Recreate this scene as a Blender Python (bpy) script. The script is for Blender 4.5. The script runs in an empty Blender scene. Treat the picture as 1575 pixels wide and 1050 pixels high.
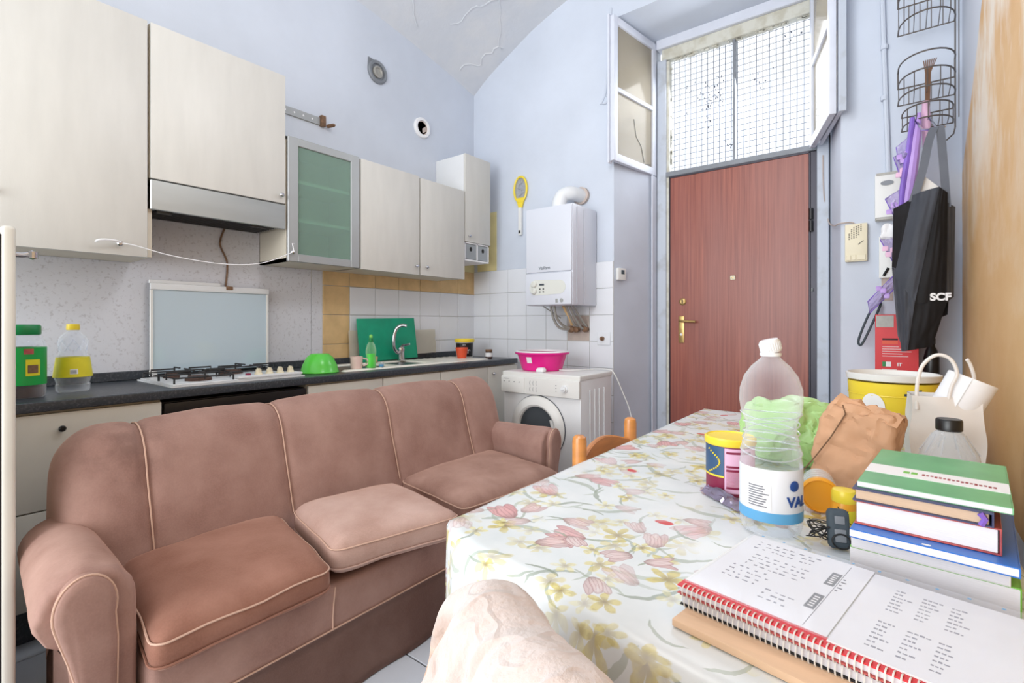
import bpy, bmesh, math, random
from mathutils import Vector, Matrix, noise
random.seed(7)
C = bpy.context.scene.collection
PI = math.pi
# ---------------------------------------------------------------- camera, world, lights, exposure
cam = bpy.data.cameras.new('camera'); co = bpy.data.objects.new('camera', cam); C.objects.link(co)
cam.sensor_width = 36; cam.lens = 36*765/1575; cam.clip_start = 0.02
cam.shift_y = -28/1575
co.location = (0, 0, 1.16); co.rotation_euler = (PI/2, 0, math.radians(37.9))
bpy.context.scene.camera = co
sc = bpy.context.scene
sc.view_settings.view_transform = 'Standard'; sc.view_settings.look = 'None'
sc.view_settings.gamma = 1; sc.view_settings.use_curve_mapping = False
sc.view_settings.exposure = 0.89
w = bpy.data.worlds.new('sky'); sc.world = w; w.use_nodes = True
w.node_tree.nodes['Background'].inputs[0].default_value = (0.94, 0.97, 1.0, 1)
w.node_tree.nodes['Background'].inputs[1].default_value = .88
def area(name, loc, size, power, target, col=(1, 1, 1)):
    l = bpy.data.lights.new(name, 'AREA'); l.shape = 'RECTANGLE'; l.size = size[0]; l.size_y = size[1]
    l.energy = power; l.color = col
    o = bpy.data.objects.new(name, l); C.objects.link(o); o.location = loc
    d = Vector(target)-Vector(loc); o.rotation_euler = d.to_track_quat('-Z', 'Y').to_euler()
    return o
def lamp(name, loc, r, power, col):
    l = bpy.data.lights.new(name, 'POINT'); l.energy = power; l.shadow_soft_size = r; l.color = col
    o = bpy.data.objects.new(name, l); C.objects.link(o); o.location = loc
lamp('added_room_fill', (-1.0, 1.35, 2.8), .25, 18, (.98, .985, 1))  # point fill added to lift ceiling and walls, no lamp hangs here
area('added_rear_fill', (-1.6, -3.2, 1.6), (3.2, 2.4), 95, (-1.9, 3, 1.3), (.94, .975, 1))  # broad soft fill added at the open side, not an actual window
area('window_daylight', (-0.93, 3.93, 2.75), (.9, .8), 10, (-1.1, 1.0, 1.0), (.95, .98, 1))

# ---------------------------------------------------------------- materials
def lin(c):
    r = []
    for v in c:
        v = v/255
        r.append(v/12.92 if v <= .04045 else ((v+.055)/1.055)**2.4)
    return tuple(r)+(1,)
class G:
    """tiny node-graph writer"""
    def __init__(s, name):
        s.m = bpy.data.materials.new(name); s.m.use_nodes = True
        s.t = s.m.node_tree; s.p = s.t.nodes['Principled BSDF']
    def n(s, t, **k):
        o = s.t.nodes.new(t)
        for a, b in k.items(): setattr(o, a, b)
        return o
    def L(s, a, b): s.t.links.new(a, b)
    def put(s, inp, v):
        if hasattr(v, 'links') or isinstance(v, bpy.types.NodeSocket): s.L(v, inp)
        else: inp.default_value = v
    def m1(s, op, a, b=None, c=None, clamp=False):
        o = s.n('ShaderNodeMath', operation=op, use_clamp=clamp)
        s.put(o.inputs[0], a)
        if b is not None: s.put(o.inputs[1], b)
        if c is not None: s.put(o.inputs[2], c)
        return o.outputs[0]
    def mix(s, f, a, b):
        o = s.n('ShaderNodeMix', data_type='RGBA'); s.put(o.inputs[0], f); s.put(o.inputs[6], a); s.put(o.inputs[7], b)
        return o.outputs[2]
    def noise(s, scale, detail=4, vec=None, rough=.55):
        o = s.n('ShaderNodeTexNoise'); o.inputs['Scale'].default_value = scale; o.inputs['Detail'].default_value = detail
        o.inputs['Roughness'].default_value = rough
        s.L(vec if vec is not None else s.obj(), o.inputs['Vector']); return o.outputs['Fac']
    def obj(s):
        if not hasattr(s, 'tc'): s.tc = s.n('ShaderNodeTexCoord')
        return s.tc.outputs['Object']
    def uv(s):
        s.obj(); return s.tc.outputs['UV']
    def scale(s, v, vec=None):
        o = s.n('ShaderNodeMapping'); o.inputs['Scale'].default_value = v; s.L(vec if vec is not None else s.obj(), o.inputs['Vector'])
        return o.outputs[0]
    def ramp(s, f, a, b):
        return s.m1('MULTIPLY_ADD', s.m1('SUBTRACT', f, a), 1/(b-a), 0, True)
    def bump(s, h, st, d=.01):
        o = s.n('ShaderNodeBump'); o.inputs['Strength'].default_value = st; o.inputs['Distance'].default_value = d
        s.L(h, o.inputs['Height']); s.L(o.outputs[0], s.p.inputs['Normal'])
def mat(name, col, rough=.5, metal=0, var=.0, vs=8, bump=0, bs=40, sheen=0, coat=0, bd=.004, stretch=None, col2=None, thr=(.45, .62), spec=.5):
    g = G(name); p = g.p; c = lin(col)
    p.inputs['Roughness'].default_value = rough; p.inputs['Metallic'].default_value = metal
    p.inputs['Specular IOR Level'].default_value = spec
    if sheen: p.inputs['Sheen Weight'].default_value = sheen; p.inputs['Sheen Roughness'].default_value = .4
    if coat: p.inputs['Coat Weight'].default_value = coat
    vec = g.scale(stretch) if stretch else None
    if col2:
        f = g.ramp(g.noise(vs, 5, vec), *thr); g.L(g.mix(f, c, lin(col2)), p.inputs['Base Color'])
    elif var:
        f = g.noise(vs, 4, vec)
        a = tuple(min(1, x*(1-var)) for x in c[:3])+(1,); b = tuple(min(1, x*(1+var)) for x in c[:3])+(1,)
        g.L(g.mix(g.ramp(f, .3, .7), a, b), p.inputs['Base Color'])
    else: p.inputs['Base Color'].default_value = c
    if bump: g.bump(g.noise(bs, 3, vec), bump, bd)
    return g.m
def clear(name, tint=(255, 255, 255), op=.12, rough=.03, gl=1.0):
    """thin see-through plastic or glass: transparent + fresnel gloss + a little haze"""
    g = G(name); t = g.t; out = t.nodes['Material Output']
    tr = g.n('ShaderNodeBsdfTransparent'); tr.inputs[0].default_value = lin(tint)
    p = g.p; p.inputs['Base Color'].default_value = lin(tint); p.inputs['Roughness'].default_value = rough
    lw = g.n('ShaderNodeLayerWeight'); lw.inputs[0].default_value = .35
    f = g.m1('ADD', g.m1('MULTIPLY', lw.outputs['Facing'], .55*gl), op, None, True)
    mx = g.n('ShaderNodeMixShader'); g.L(f, mx.inputs[0]); g.L(tr.outputs[0], mx.inputs[1]); g.L(p.outputs[0], mx.inputs[2])
    g.L(mx.outputs[0], out.inputs[0]); return g.m
W = {}
W['wall'] = mat('lavender_plaster', (201, 208, 220), .85, var=.05, vs=2.2, bump=.25, bs=18, bd=.004)
W['wallshade'] = mat('reveal_plaster', (190, 192, 204), .85, var=.08, vs=3, bump=.35, bs=14, col2=None)
W['ceil'] = mat('ceiling_plaster', (203, 207, 214), .9, bump=.5, bs=9, bd=.012, col2=(209, 211, 215), vs=3)
W['cream'] = mat('cream_laminate', (205, 203, 197), .42, var=.035, vs=5, stretch=(3, 3, .6), bump=.05, bs=90)
W['creamcab'] = mat('cream_laminate_drawers', (216, 213, 203), .45, var=.04, vs=4)
W['carc'] = mat('carcass_board', (214, 206, 190), .6)
W['white'] = mat('white_enamel', (226, 228, 230), .28, var=.015)
W['boiler'] = mat('boiler_white', (210, 214, 224), .3)
W['plastic'] = mat('white_plastic', (225, 225, 222), .4)
W['ivory'] = mat('ivory_plastic', (226, 217, 190), .45, var=.03)
W['chrome'] = mat('chrome', (200, 200, 205), .18, 1)
W['steel'] = mat('brushed_steel', (172, 176, 176), .35, .75, var=.06, vs=20, stretch=(1, .1, 1))
W['alu'] = mat('matt_aluminium', (170, 172, 172), .4, .5)
W['wire'] = mat('bronzed_wire', (112, 104, 98), .4, .7)
W['black'] = mat('black_plastic', (24, 24, 26), .35)
W['fascia'] = mat('pale_grey_fascia', (214, 216, 210), .4)
W['reflpane'] = clear('reflection_tinted_glass', (214, 206, 190), .30, .12, .5)  # beige tint paints in the brownish reflection on the open sash panes
W['dark'] = mat('dark_gap', (36, 34, 33), .7)
W['iron'] = mat('cast_iron', (40, 40, 42), .6)
W['rust'] = mat('rusty_burner', (84, 62, 54), .8, var=.3, vs=60)
W['count'] = mat('slate_worktop', (52, 58, 66), .35, col2=(84, 88, 94), vs=120, thr=(.5, .7), bump=.03)
W['brass'] = mat('aged_brass', (178, 150, 98), .32, .85, var=.15, vs=60)
W['copper'] = mat('corroded_copper', (124, 94, 70), .6, .2, var=.3, vs=50)
W['grout'] = mat('grout', (186, 186, 184), .9)
W['tile'] = mat('white_glazed_tile', (226, 229, 235), .22, var=.02, vs=3)
W['tan'] = mat('ochre_tile', (214, 182, 132), .55, var=.12, vs=9, bump=.1)
W['raw'] = mat('bare_mortar', (186, 172, 164), .9, var=.12, vs=16, bump=.4)
W['yplas'] = mat('yellow_old_plaster', (226, 214, 160), .85, var=.06, vs=9)
W['pipe'] = mat('grey_painted_pipe', (160, 158, 152), .5, .3, var=.1, vs=30)
W['wood'] = mat('honey_pine', (206, 138, 74), .35, var=.14, vs=6, stretch=(1, 1, 8), coat=.2)
W['woodh'] = mat('honey_pine_rail', (200, 130, 68), .35, var=.16, vs=6, stretch=(8, 1, 8), coat=.2)
W['brownwood'] = mat('brown_table_wood', (128, 96, 74), .5, var=.15, vs=6)
W['jamb'] = mat('blue_grey_jamb', (190, 197, 208), .5, col2=(165, 168, 172), vs=7, thr=(.55, .75), bump=.15)
W['sash'] = mat('lilac_white_paint', (213, 217, 228), .42, var=.03, vs=10)
W['creamp'] = mat('old_cream_paint', (208, 207, 196), .6, col2=(190, 186, 170), vs=12)
W['metalframe'] = mat('dark_metal_frame', (58, 56, 66), .4, .3)
W['greyframe'] = mat('grey_metal_frame', (128, 132, 138), .5, .2, var=.1, vs=12)
W['floor'] = mat('white_floor_tile', (206, 211, 218), .3, var=.04, vs=6)
W['fgrout'] = mat('dark_floor_joint', (92, 90, 88), .9)
W['paper'] = mat('paper', (236, 236, 238), .7, var=.015, vs=30)
W['pages'] = mat('book_pages', (222, 221, 226), .8, var=.05, vs=60, stretch=(1, 1, 30))
W['tanpages'] = mat('tan_pages', (200, 174, 150), .8, var=.08, vs=60, stretch=(1, 1, 30))
W['kraft'] = mat('kraft_paper', (196, 152, 118), .75, var=.12, vs=7, bump=.2, bs=30)
W['board'] = mat('light_wood_board', (226, 190, 156), .5, var=.08, vs=5, stretch=(1, 8, 1))
W['wpaper'] = mat('white_bag_paper', (226, 221, 216), .75, var=.05, vs=8, bump=.15, bs=25)
W['print'] = mat('pale_grey_print', (138, 141, 152), .8)
W['ink'] = mat('grey_ink', (92, 96, 108), .8)
W['inkd'] = mat('dark_ink', (66, 76, 84), .8)
W['navy'] = mat('navy_cover', (62, 66, 100), .5)
W['blueb'] = mat('blue_cover', (40, 112, 200), .35)
W['redb'] = mat('red_cover', (196, 92, 86), .4, col2=(150, 60, 70), vs=12)
W['green'] = mat('green_cover', (112, 180, 128), .35, var=.12, vs=12)
W['lgreen'] = mat('light_green_cover', (126, 196, 84), .4)
W['yellow'] = mat('yellow_plastic', (240, 214, 60), .35)
W['ylabel'] = mat('yellow_label', (226, 214, 40), .45, var=.06, vs=20)
W['greenp'] = mat('green_plastic', (90, 200, 70), .25)
W['boardg'] = mat('green_cutting_board', (0, 152, 116), .5, var=.1, vs=10)
W['capg'] = mat('dark_green_cap', (0, 128, 66), .4)
W['labelg'] = mat('green_label', (20, 160, 70), .4)
W['pink'] = mat('hot_pink_plastic', (226, 30, 140), .25)
W['mug'] = mat('pale_pink_ceramic', (228, 200, 192), .2)
W['orange'] = mat('terracotta_orange', (222, 84, 48), .45)
W['apricot'] = mat('orange_lid', (240, 166, 40), .35)
W['sinkm'] = mat('cream_sink_resin', (234, 230, 218), .3, var=.02)
W['redbox'] = mat('red_carton', (212, 44, 52), .45)
W['blk_cloth'] = mat('black_nonwoven_sheen', (92, 96, 106), .6, var=.12, vs=6, bump=.3, bs=260, bd=.002, sheen=.3)  # lighter copy of the black bag cloth, its sheen put into the colour
W['blk_cloth2'] = mat('black_nonwoven', (44, 42, 44), .7, var=.12, vs=6, bump=.3, bs=260, bd=.002)
W['purple'] = mat('purple_nylon', (128, 96, 190), .35, var=.15, vs=9)
W['lilac'] = mat('lilac_nylon', (176, 142, 210), .35, var=.1, vs=9)
W['maroon'] = mat('maroon_label', (130, 30, 66), .4)
W['pinkl'] = mat('pink_label', (224, 180, 208), .45)
W['blued'] = mat('dark_blue_label', (52, 84, 120), .4)
W['foil'] = mat('lilac_foil', (200, 190, 212), .22, .7, var=.25, vs=30, bump=.6, bs=40)
W['steam'] = mat('soot', (30, 26, 22), .9)
W['piping'] = mat('pale_piping', (204, 168, 148), .7)
W['silver'] = mat('silver_mesh', (180, 182, 186), .4, .5)
W['food'] = mat('dark_preserve', (60, 34, 26), .3)
W['greenliq'] = mat('green_liquid', (70, 230, 40), .12)
W['bluel'] = mat('blue_label_band', (96, 168, 216), .4)
W['wlabel'] = mat('white_label', (228, 232, 238), .4)
W['bluet'] = mat('blue_print', (30, 70, 140), .5)
W['clear'] = clear('clear_pet', (250, 252, 255), .05)
W['sleeve'] = clear('clear_sleeve', (252, 253, 255), .02, .08, .35)
W['hazy'] = clear('hazy_pet', (240, 243, 246), .16)
W['cleargreen'] = clear('clear_green_pet', (225, 250, 225), .10)
W['glass'] = clear('window_glass', (250, 252, 255), .03, .03, .4)
W['gglass'] = clear('green_frosted_glass', (206, 230, 220), .16, .2)
W['smoke'] = clear('smoked_door_glass', (110, 116, 122), .35, .08)
W['greenbag'] = clear('green_film', (188, 226, 152), .60, .35)
W['purpfilm'] = clear('purple_clear_vinyl', (216, 206, 238), .45, .15)
W['lidgl'] = mat('pale_blue_painted_glass', (190, 208, 220), .08, coat=.5)
W['splash'] = mat('speckled_grey_laminate', (212, 214, 222), .5, col2=(190, 190, 197), vs=70, thr=(.56, .68))
# right wall: ochre wash with pale top
def orange_wall():
    g = G('ochre_washed_plaster'); p = g.p; p.inputs['Roughness'].default_value = .8
    sv = g.scale((1, .45, .8)); n1 = g.noise(3.0, 7, sv, .62); n2 = g.noise(1.6, 3)
    base = g.mix(g.ramp(n1, .35, .7), lin((205, 162, 110)), lin((218, 182, 134)))
    sep = g.n('ShaderNodeSeparateXYZ'); g.L(g.obj(), sep.inputs[0])
    hi = g.m1('MULTIPLY', g.ramp(g.m1('ADD', sep.outputs[2], g.m1('MULTIPLY', n1, 1.4)), 2.0, 2.8), g.ramp(g.noise(7, 5, g.scale((1, .7, .35)), .6), .38, .54))
    c = g.mix(g.m1('MULTIPLY', hi, .9), base, lin((226, 216, 202)))
    # pale band below, and pale painted corner strip widening upwards
    lo = g.m1('LESS_THAN', sep.outputs[2], g.m1('ADD', .60, g.m1('MULTIPLY', n1, .03)))
    c = g.mix(lo, c, lin((206, 208, 214)))
    edge = g.m1('GREATER_THAN', g.m1('ADD', sep.outputs[1], g.m1('MULTIPLY', g.m1('MAXIMUM', g.m1('SUBTRACT', sep.outputs[2], 1.9), 0), 1.6)), g.m1('SUBTRACT', 3.36, g.m1('MULTIPLY', n1, .14)))
    c = g.mix(edge, c, lin((203, 208, 218)))
    g.L(c, p.inputs['Base Color']); g.bump(g.noise(20, 4), .25, .004); return g.m
W['orangewall'] = orange_wall()
def door_mat():
    g = G('mahogany_veneer'); p = g.p; p.inputs['Roughness'].default_value = .36
    v = g.scale((26, 1, .5)); n = g.noise(3.2, 6, v, .65); b = g.noise(1.3, 3, g.scale((2, 1, .5)))
    c = g.mix(g.ramp(n, .3, .72), lin((122, 56, 44)), lin((168, 94, 74)))
    c = g.mix(g.m1('MULTIPLY', g.ramp(b, .4, .7), .6), c, lin((146, 92, 84)))
    g.L(c, p.inputs['Base Color']); g.bump(n, .08, .002); return g.m
W['door'] = door_mat()
def velvet(name, a, b, dirt=None):
    g = G(name); p = g.p; p.inputs['Roughness'].default_value = .85
    p.inputs['Sheen Weight'].default_value = .45; p.inputs['Sheen Roughness'].default_value = .35
    p.inputs['Sheen Tint'].default_value = lin((240, 200, 180))
    p.inputs['Specular IOR Level'].default_value = .2
    n = g.noise(4.5, 6, None, .6); f = g.noise(220, 2)
    c = g.mix(g.ramp(n, .36, .68), lin(a), lin(b))
    c = g.mix(g.m1('MULTIPLY', g.ramp(f, .4, .65), .15), c, lin((min(255, b[0]+20), b[1]+10, b[2]+10)))
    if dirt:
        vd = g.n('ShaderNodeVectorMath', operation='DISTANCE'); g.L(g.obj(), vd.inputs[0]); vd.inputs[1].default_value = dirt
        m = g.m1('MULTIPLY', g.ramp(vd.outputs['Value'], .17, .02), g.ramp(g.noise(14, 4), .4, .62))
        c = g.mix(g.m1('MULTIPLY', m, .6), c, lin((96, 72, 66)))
    g.L(c, p.inputs['Base Color']); g.bump(g.m1('ADD', n, g.m1('MULTIPLY', f, .05)), .25, .01); return g.m
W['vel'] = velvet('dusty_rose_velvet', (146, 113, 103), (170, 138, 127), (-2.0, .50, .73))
W['velr'] = velvet('russet_velvet', (138, 96, 80), (160, 118, 102))
W['vell'] = velvet('pale_rose_velvet', (176, 143, 130), (197, 168, 157))
W['velm'] = velvet('worn_rose_velvet', (140, 107, 95), (172, 139, 126))
def fleece():
    g = G('cream_fleece'); p = g.p; p.inputs['Roughness'].default_value = .9
    p.inputs['Sheen Weight'].default_value = .5; p.inputs['Sheen Roughness'].default_value = .6
    n = g.noise(7, 5); n2 = g.noise(60, 4)
    c = g.mix(g.ramp(n, .35, .7), lin((190, 172, 164)), lin((212, 199, 194)))
    c = g.mix(g.m1('MULTIPLY', g.ramp(n2, .5, .75), .25), c, lin((196, 170, 150)))
    su = g.n('ShaderNodeSeparateXYZ'); g.L(g.uv(), su.inputs[0])       # the tan pile side shows along the sofa-side edge, low down
    k = g.m1('MULTIPLY', g.ramp(g.m1('ADD', su.outputs[0], g.m1('MULTIPLY', n, .12)), .36, .26), g.ramp(su.outputs[1], .44, .36))
    c = g.mix(k, c, g.mix(g.ramp(n2, .35, .65), lin((166, 130, 104)), lin((214, 186, 162))))
    g.L(c, p.inputs['Base Color']); rd = g.m1('ABSOLUTE', g.m1('SUBTRACT', g.noise(9, 1.5, g.scale((1, 1, .6))), .5)); rd2 = g.m1('ABSOLUTE', g.m1('SUBTRACT', g.noise(17, 1), .5))
    h = g.m1('ADD', g.m1('MULTIPLY', g.ramp(rd, .05, 0), 2.2), g.m1('MULTIPLY', g.ramp(rd2, .05, 0), .9))
    g.bump(g.m1('ADD', h, g.m1('ADD', g.m1('MULTIPLY', n2, .5), g.noise(150, 3))), .4, .005); return g.m
W['fleece'] = fleece()
W['fur'] = mat('tan_fleece_pile', (198, 166, 142), .95, col2=(160, 124, 98), vs=14, bump=.8, bs=120, bd=.008, sheen=.5)
def floral():
    g = G('floral_oilcloth'); p = g.p; p.inputs['Roughness'].default_value = .32
    uv = g.uv()
    dn = g.n('ShaderNodeTexNoise'); dn.inputs['Scale'].default_value = 22; dn.inputs['Detail'].default_value = 3; g.L(uv, dn.inputs['Vector'])
    wv = g.n('ShaderNodeVectorMath', operation='SCALE'); wv.inputs['Scale'].default_value = .022
    sb = g.n('ShaderNodeVectorMath', operation='SUBTRACT'); g.L(dn.outputs['Color'], sb.inputs[0]); sb.inputs[1].default_value = (.5, .5, .5)
    g.L(sb.outputs[0], wv.inputs[0])
    ad = g.n('ShaderNodeVectorMath', operation='ADD'); g.L(uv, ad.inputs[0]); g.L(wv.outputs[0], ad.inputs[1])
    puv = ad.outputs[0]
    def cell(scale, off):
        mp = g.n('ShaderNodeMapping'); mp.inputs['Scale'].default_value = (scale,)*3; mp.inputs['Location'].default_value = (off, off*.7, 0)
        g.L(puv, mp.inputs['Vector'])
        v = g.n('ShaderNodeTexVoronoi', voronoi_dimensions='2D'); v.inputs['Scale'].default_value = 1; v.inputs['Randomness'].default_value = .72
        g.L(mp.outputs[0], v.inputs['Vector'])
        d = g.n('ShaderNodeVectorMath', operation='SUBTRACT'); g.L(mp.outputs[0], d.inputs[0]); g.L(v.outputs['Position'], d.inputs[1])
        s = g.n('ShaderNodeSeparateXYZ'); g.L(d.outputs[0], s.inputs[0])
        r = g.n('ShaderNodeSeparateColor'); g.L(v.outputs['Color'], r.inputs[0])
        a = g.m1('MULTIPLY', r.outputs[0], 6.283); ca = g.m1('COSINE', a); sa = g.m1('SINE', a)
        x = g.m1('ADD', g.m1('MULTIPLY', s.outputs[0], ca), g.m1('MULTIPLY', s.outputs[1], sa))
        y = g.m1('SUBTRACT', g.m1('MULTIPLY', s.outputs[1], ca), g.m1('MULTIPLY', s.outputs[0], sa))
        return x, y, r.outputs[1], r.outputs[2]
    def ell(x, y, cx, cy, rx, ry, rot=0.):
        x = g.m1('SUBTRACT', x, cx); y = g.m1('SUBTRACT', y, cy)
        if rot:
            c_, s_ = math.cos(rot), math.sin(rot)
            x, y = g.m1('ADD', g.m1('MULTIPLY', x, c_), g.m1('MULTIPLY', y, s_)), g.m1('SUBTRACT', g.m1('MULTIPLY', y, c_), g.m1('MULTIPLY', x, s_))
        q = g.m1('ADD', g.m1('POWER', g.m1('DIVIDE', g.m1('ABSOLUTE', x), rx), 2), g.m1('POWER', g.m1('DIVIDE', g.m1('ABSOLUTE', y), ry), 2))
        return q       # <1 inside
    def inside(q, soft=.25): return g.m1('MULTIPLY_ADD', g.m1('SUBTRACT', 1.0, q), 1/soft, 0, True)
    c = g.mix(g.ramp(g.noise(9, 4, uv), .35, .7), lin((226, 230, 231)), lin((213, 220, 222)))
    # long leaves
    for sc_, off in ((5.5, 3.1), (8, 9.7), (12, 14.2)):
        x, y, r1, r2 = cell(sc_, off)
        q = ell(x, g.m1('ADD', y, g.m1('MULTIPLY', g.m1('POWER', g.m1('ABSOLUTE', x), 2), .8)), 0, 0, .44, .045)
        f = g.m1('MULTIPLY', inside(q), g.m1('MULTIPLY', g.m1('LESS_THAN', r1, .75), .75))
        c = g.mix(f, c, g.mix(r2, lin((128, 140, 120)), lin((188, 198, 186))))
    # yellow five-petal flowers
    for sc_, off, col in ((9.5, 1.3, (206, 190, 92)), (14, 6.2, (226, 218, 150)), (12, 16.2, (214, 200, 112))):
        x, y, r1, r2 = cell(sc_, off)
        an = g.m1('ARCTAN2', y, x); d = g.m1('SQRT', g.m1('ADD', g.m1('MULTIPLY', x, x), g.m1('MULTIPLY', y, y)))
        rad = g.m1('MULTIPLY_ADD', g.m1('ABSOLUTE', g.m1('COSINE', g.m1('MULTIPLY', an, 2.5))), .27, .08)
        f = g.m1('MULTIPLY', g.m1('MULTIPLY_ADD', g.m1('SUBTRACT', rad, d), 22, 0, True), g.m1('MULTIPLY', g.m1('LESS_THAN', r1, .55), g.m1('MULTIPLY_ADD', r2, .5, .4)))
        f = g.m1('MULTIPLY', f, g.ramp(g.noise(5, 2, uv), .40, .50))
        cc = g.mix(g.ramp(d, .02, .16), lin((138, 112, 40)), lin(col))
        cc = g.mix(g.m1('MULTIPLY', g.ramp(g.noise(70, 3, uv), .5, .6), .4), cc, lin((170, 150, 60)))
        c = g.mix(f, c, cc)
    # tulips : three long petals with darker veins, grey-green calyx
    for sc_, off, ca_, cb_ in ((6.2, 4.4, (222, 172, 172), (198, 126, 130)), (9.0, 12.9, (222, 204, 202), (188, 142, 140)), (7.6, 27.9, (226, 200, 196), (176, 128, 130))):
        x, y, r1, r2 = cell(sc_, off)
        on = g.m1('MULTIPLY', g.m1('LESS_THAN', r1, .42), g.m1('MULTIPLY_ADD', r2, .6, .38))
        st = inside(ell(x, g.m1('ADD', y, g.m1('MULTIPLY', g.m1('MULTIPLY', x, x), .9)), -.32, 0, .2, .028))
        c = g.mix(g.m1('MULTIPLY', st, g.m1('MULTIPLY', on, .8)), c, lin((140, 152, 128)))
        for (cx, cy, rx, ry, rot, k) in ((.02, .085, .25, .085, .28, .25), (.02, -.085, .25, .085, -.28, .55), (.0, 0, .24, .10, 0, .0)):
            q = ell(x, y, cx, cy, rx, ry, rot)
            f = g.m1('MULTIPLY', inside(q, .12), on)
            vein = g.ramp(g.m1('ABSOLUTE', g.m1('SINE', g.m1('MULTIPLY', y, 60))), .85, 1.0)
            cc = g.mix(g.m1('MAXIMUM', g.ramp(q, .55, 1.0), g.m1('MULTIPLY', vein, .5)), g.mix(k, lin(ca_), lin(cb_)), lin((158, 100, 102)))
            cc = g.mix(g.m1('MULTIPLY', g.ramp(x, -.05, -.26), .6), cc, lin((120, 104, 92)))
            c = g.mix(f, c, cc)
    # small saturated red buds, few
    x, y, r1, r2 = cell(7, 20.3)
    f = g.m1('MULTIPLY', inside(ell(x, y, 0, 0, .13, .075), .3), g.m1('LESS_THAN', r1, .10))
    c = g.mix(f, c, lin((206, 66, 66)))
    # washed white patches
    c = g.mix(g.m1('MULTIPLY', g.ramp(g.noise(6.5, 3, uv), .54, .68), .5), c, lin((222, 225, 226)))
    g.L(c, p.inputs['Base Color'])
    g.bump(g.noise(7, 3, uv), .12, .01); return g.m
W['floral'] = floral()
W['stain'] = mat('limescale_stain', (190, 180, 150), .7)

# ---------------------------------------------------------------- geometry helpers
def setp(o, label=None, cat=None, group=None, kind=None):
    if label: o['label'] = label
    if cat: o['category'] = cat
    if group: o['group'] = group
    if kind: o['kind'] = kind
    return o
def thing(name, label, cat, loc=(0, 0, 0), group=None):
    o = bpy.data.objects.new(name, None); o.empty_display_size = .05; C.objects.link(o); o.location = loc
    return setp(o, label, cat, group)
def smooth(bm, ang=.6):
    for f in bm.faces: f.smooth = True
    for e in bm.edges:
        if len(e.link_faces) == 2 and e.calc_face_angle(0) > ang: e.smooth = False
def off(o):
    return Vector(o.location) if o.parent is None else Vector((0, 0, 0))   # parts are built in world coordinates
def obj(name, bm, m, parent=None, sm=.6, mods=None, keep=False):
    if isinstance(bm, bpy.types.Mesh): me = bm
    else:
        bmesh.ops.recalc_face_normals(bm, faces=bm.faces)
        smooth(bm, sm)
        me = bpy.data.meshes.new(name); bm.to_mesh(me); bm.free()
    me.materials.clear(); me.materials.append(W[m] if isinstance(m, str) else m)
    o = bpy.data.objects.new(name, me); C.objects.link(o)
    if parent is not None:
        o.parent = parent
        if not keep: o.matrix_parent_inverse = Matrix.Translation(-off(parent))
    return o
def B(): return bmesh.new()
def box(bm, x0, x1, y0, y1, z0, z1, bev=0, seg=2, M=None):
    r = bmesh.ops.create_cube(bm, size=1)
    vs = r['verts']
    for v in vs:
        v.co = Vector(((x0+x1)/2+v.co.x*(x1-x0), (y0+y1)/2+v.co.y*(y1-y0), (z0+z1)/2+v.co.z*(z1-z0)))
    if bev:
        es = list({e for v in vs for e in v.link_edges})
        r2 = bmesh.ops.bevel(bm, geom=es, offset=bev, segments=seg, affect='EDGES', profile=.6)
        vs = list(set(v for f in r2['faces'] for v in f.verts) | set(v for v in vs if v.is_valid))
    if M is not None:
        for v in vs: v.co = M @ v.co
    return vs
def frame_of(d):
    d = Vector(d).normalized(); a = Vector((0, 0, 1)) if abs(d.z) < .95 else Vector((1, 0, 0))
    u = d.cross(a).normalized(); return d, u, d.cross(u)
def rings(bm, rs, cap=True, closed=False):
    vr = [[bm.verts.new(p) for p in r] for r in rs]; n = len(vr[0]); k = len(vr)
    for i in range(k if closed else k-1):
        a, b = vr[i], vr[(i+1) % k]
        for j in range(n): bm.faces.new((a[j], a[(j+1) % n], b[(j+1) % n], b[j]))
    if cap and not closed: bm.faces.new(vr[0][::-1]); bm.faces.new(vr[-1])
    return vr
def tube(bm, pts, r, seg=8, closed=False, cap=True):
    pts = [Vector(p) for p in pts]; n = len(pts); rs = []; u = None
    if closed:      # spread the frame's twist round the loop so that the ends meet
        dirs = [(pts[(i+1) % n]-pts[i-1]).normalized() for i in range(n)]
        _, u0, _ = frame_of(dirs[0]); q = u0
        for i in list(range(1, n))+[0]: q = (q-dirs[i]*q.dot(dirs[i])).normalized()
        tw = math.atan2(dirs[0].dot(u0.cross(q)), u0.dot(q))
    for i, p in enumerate(pts):
        if closed: d = pts[(i+1) % n]-pts[i-1]
        else: d = pts[min(i+1, n-1)]-pts[max(i-1, 0)]
        d.normalize()
        if u is None: _, u, _ = frame_of(d)
        u = (u-d*u.dot(d)).normalized(); v = d.cross(u)
        rr = r[i] if isinstance(r, (list, tuple)) else r
        t_ = -tw*i/n if closed else 0
        rs.append([p+(u*math.cos(2*PI*k/seg+t_)+v*math.sin(2*PI*k/seg+t_))*rr for k in range(seg)])
    rings(bm, rs, cap, closed)
def spline(P, n=8, closed=False):
    P = [Vector(p) for p in P]; out = []; N = len(P)
    R = range(N if closed else N-1)
    for i in R:
        a = P[i-1] if (i > 0 or closed) else P[0]; b = P[i]; c = P[(i+1) % N]; d = P[(i+2) % N] if (closed or i+2 < N) else P[-1]
        for k in range(n):
            t = k/n; out.append(.5*((2*b)+(c-a)*t+(2*a-5*b+4*c-d)*t*t+(3*b-a-3*c+d)*t**3))
    if not closed: out.append(P[-1])
    return out
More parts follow.
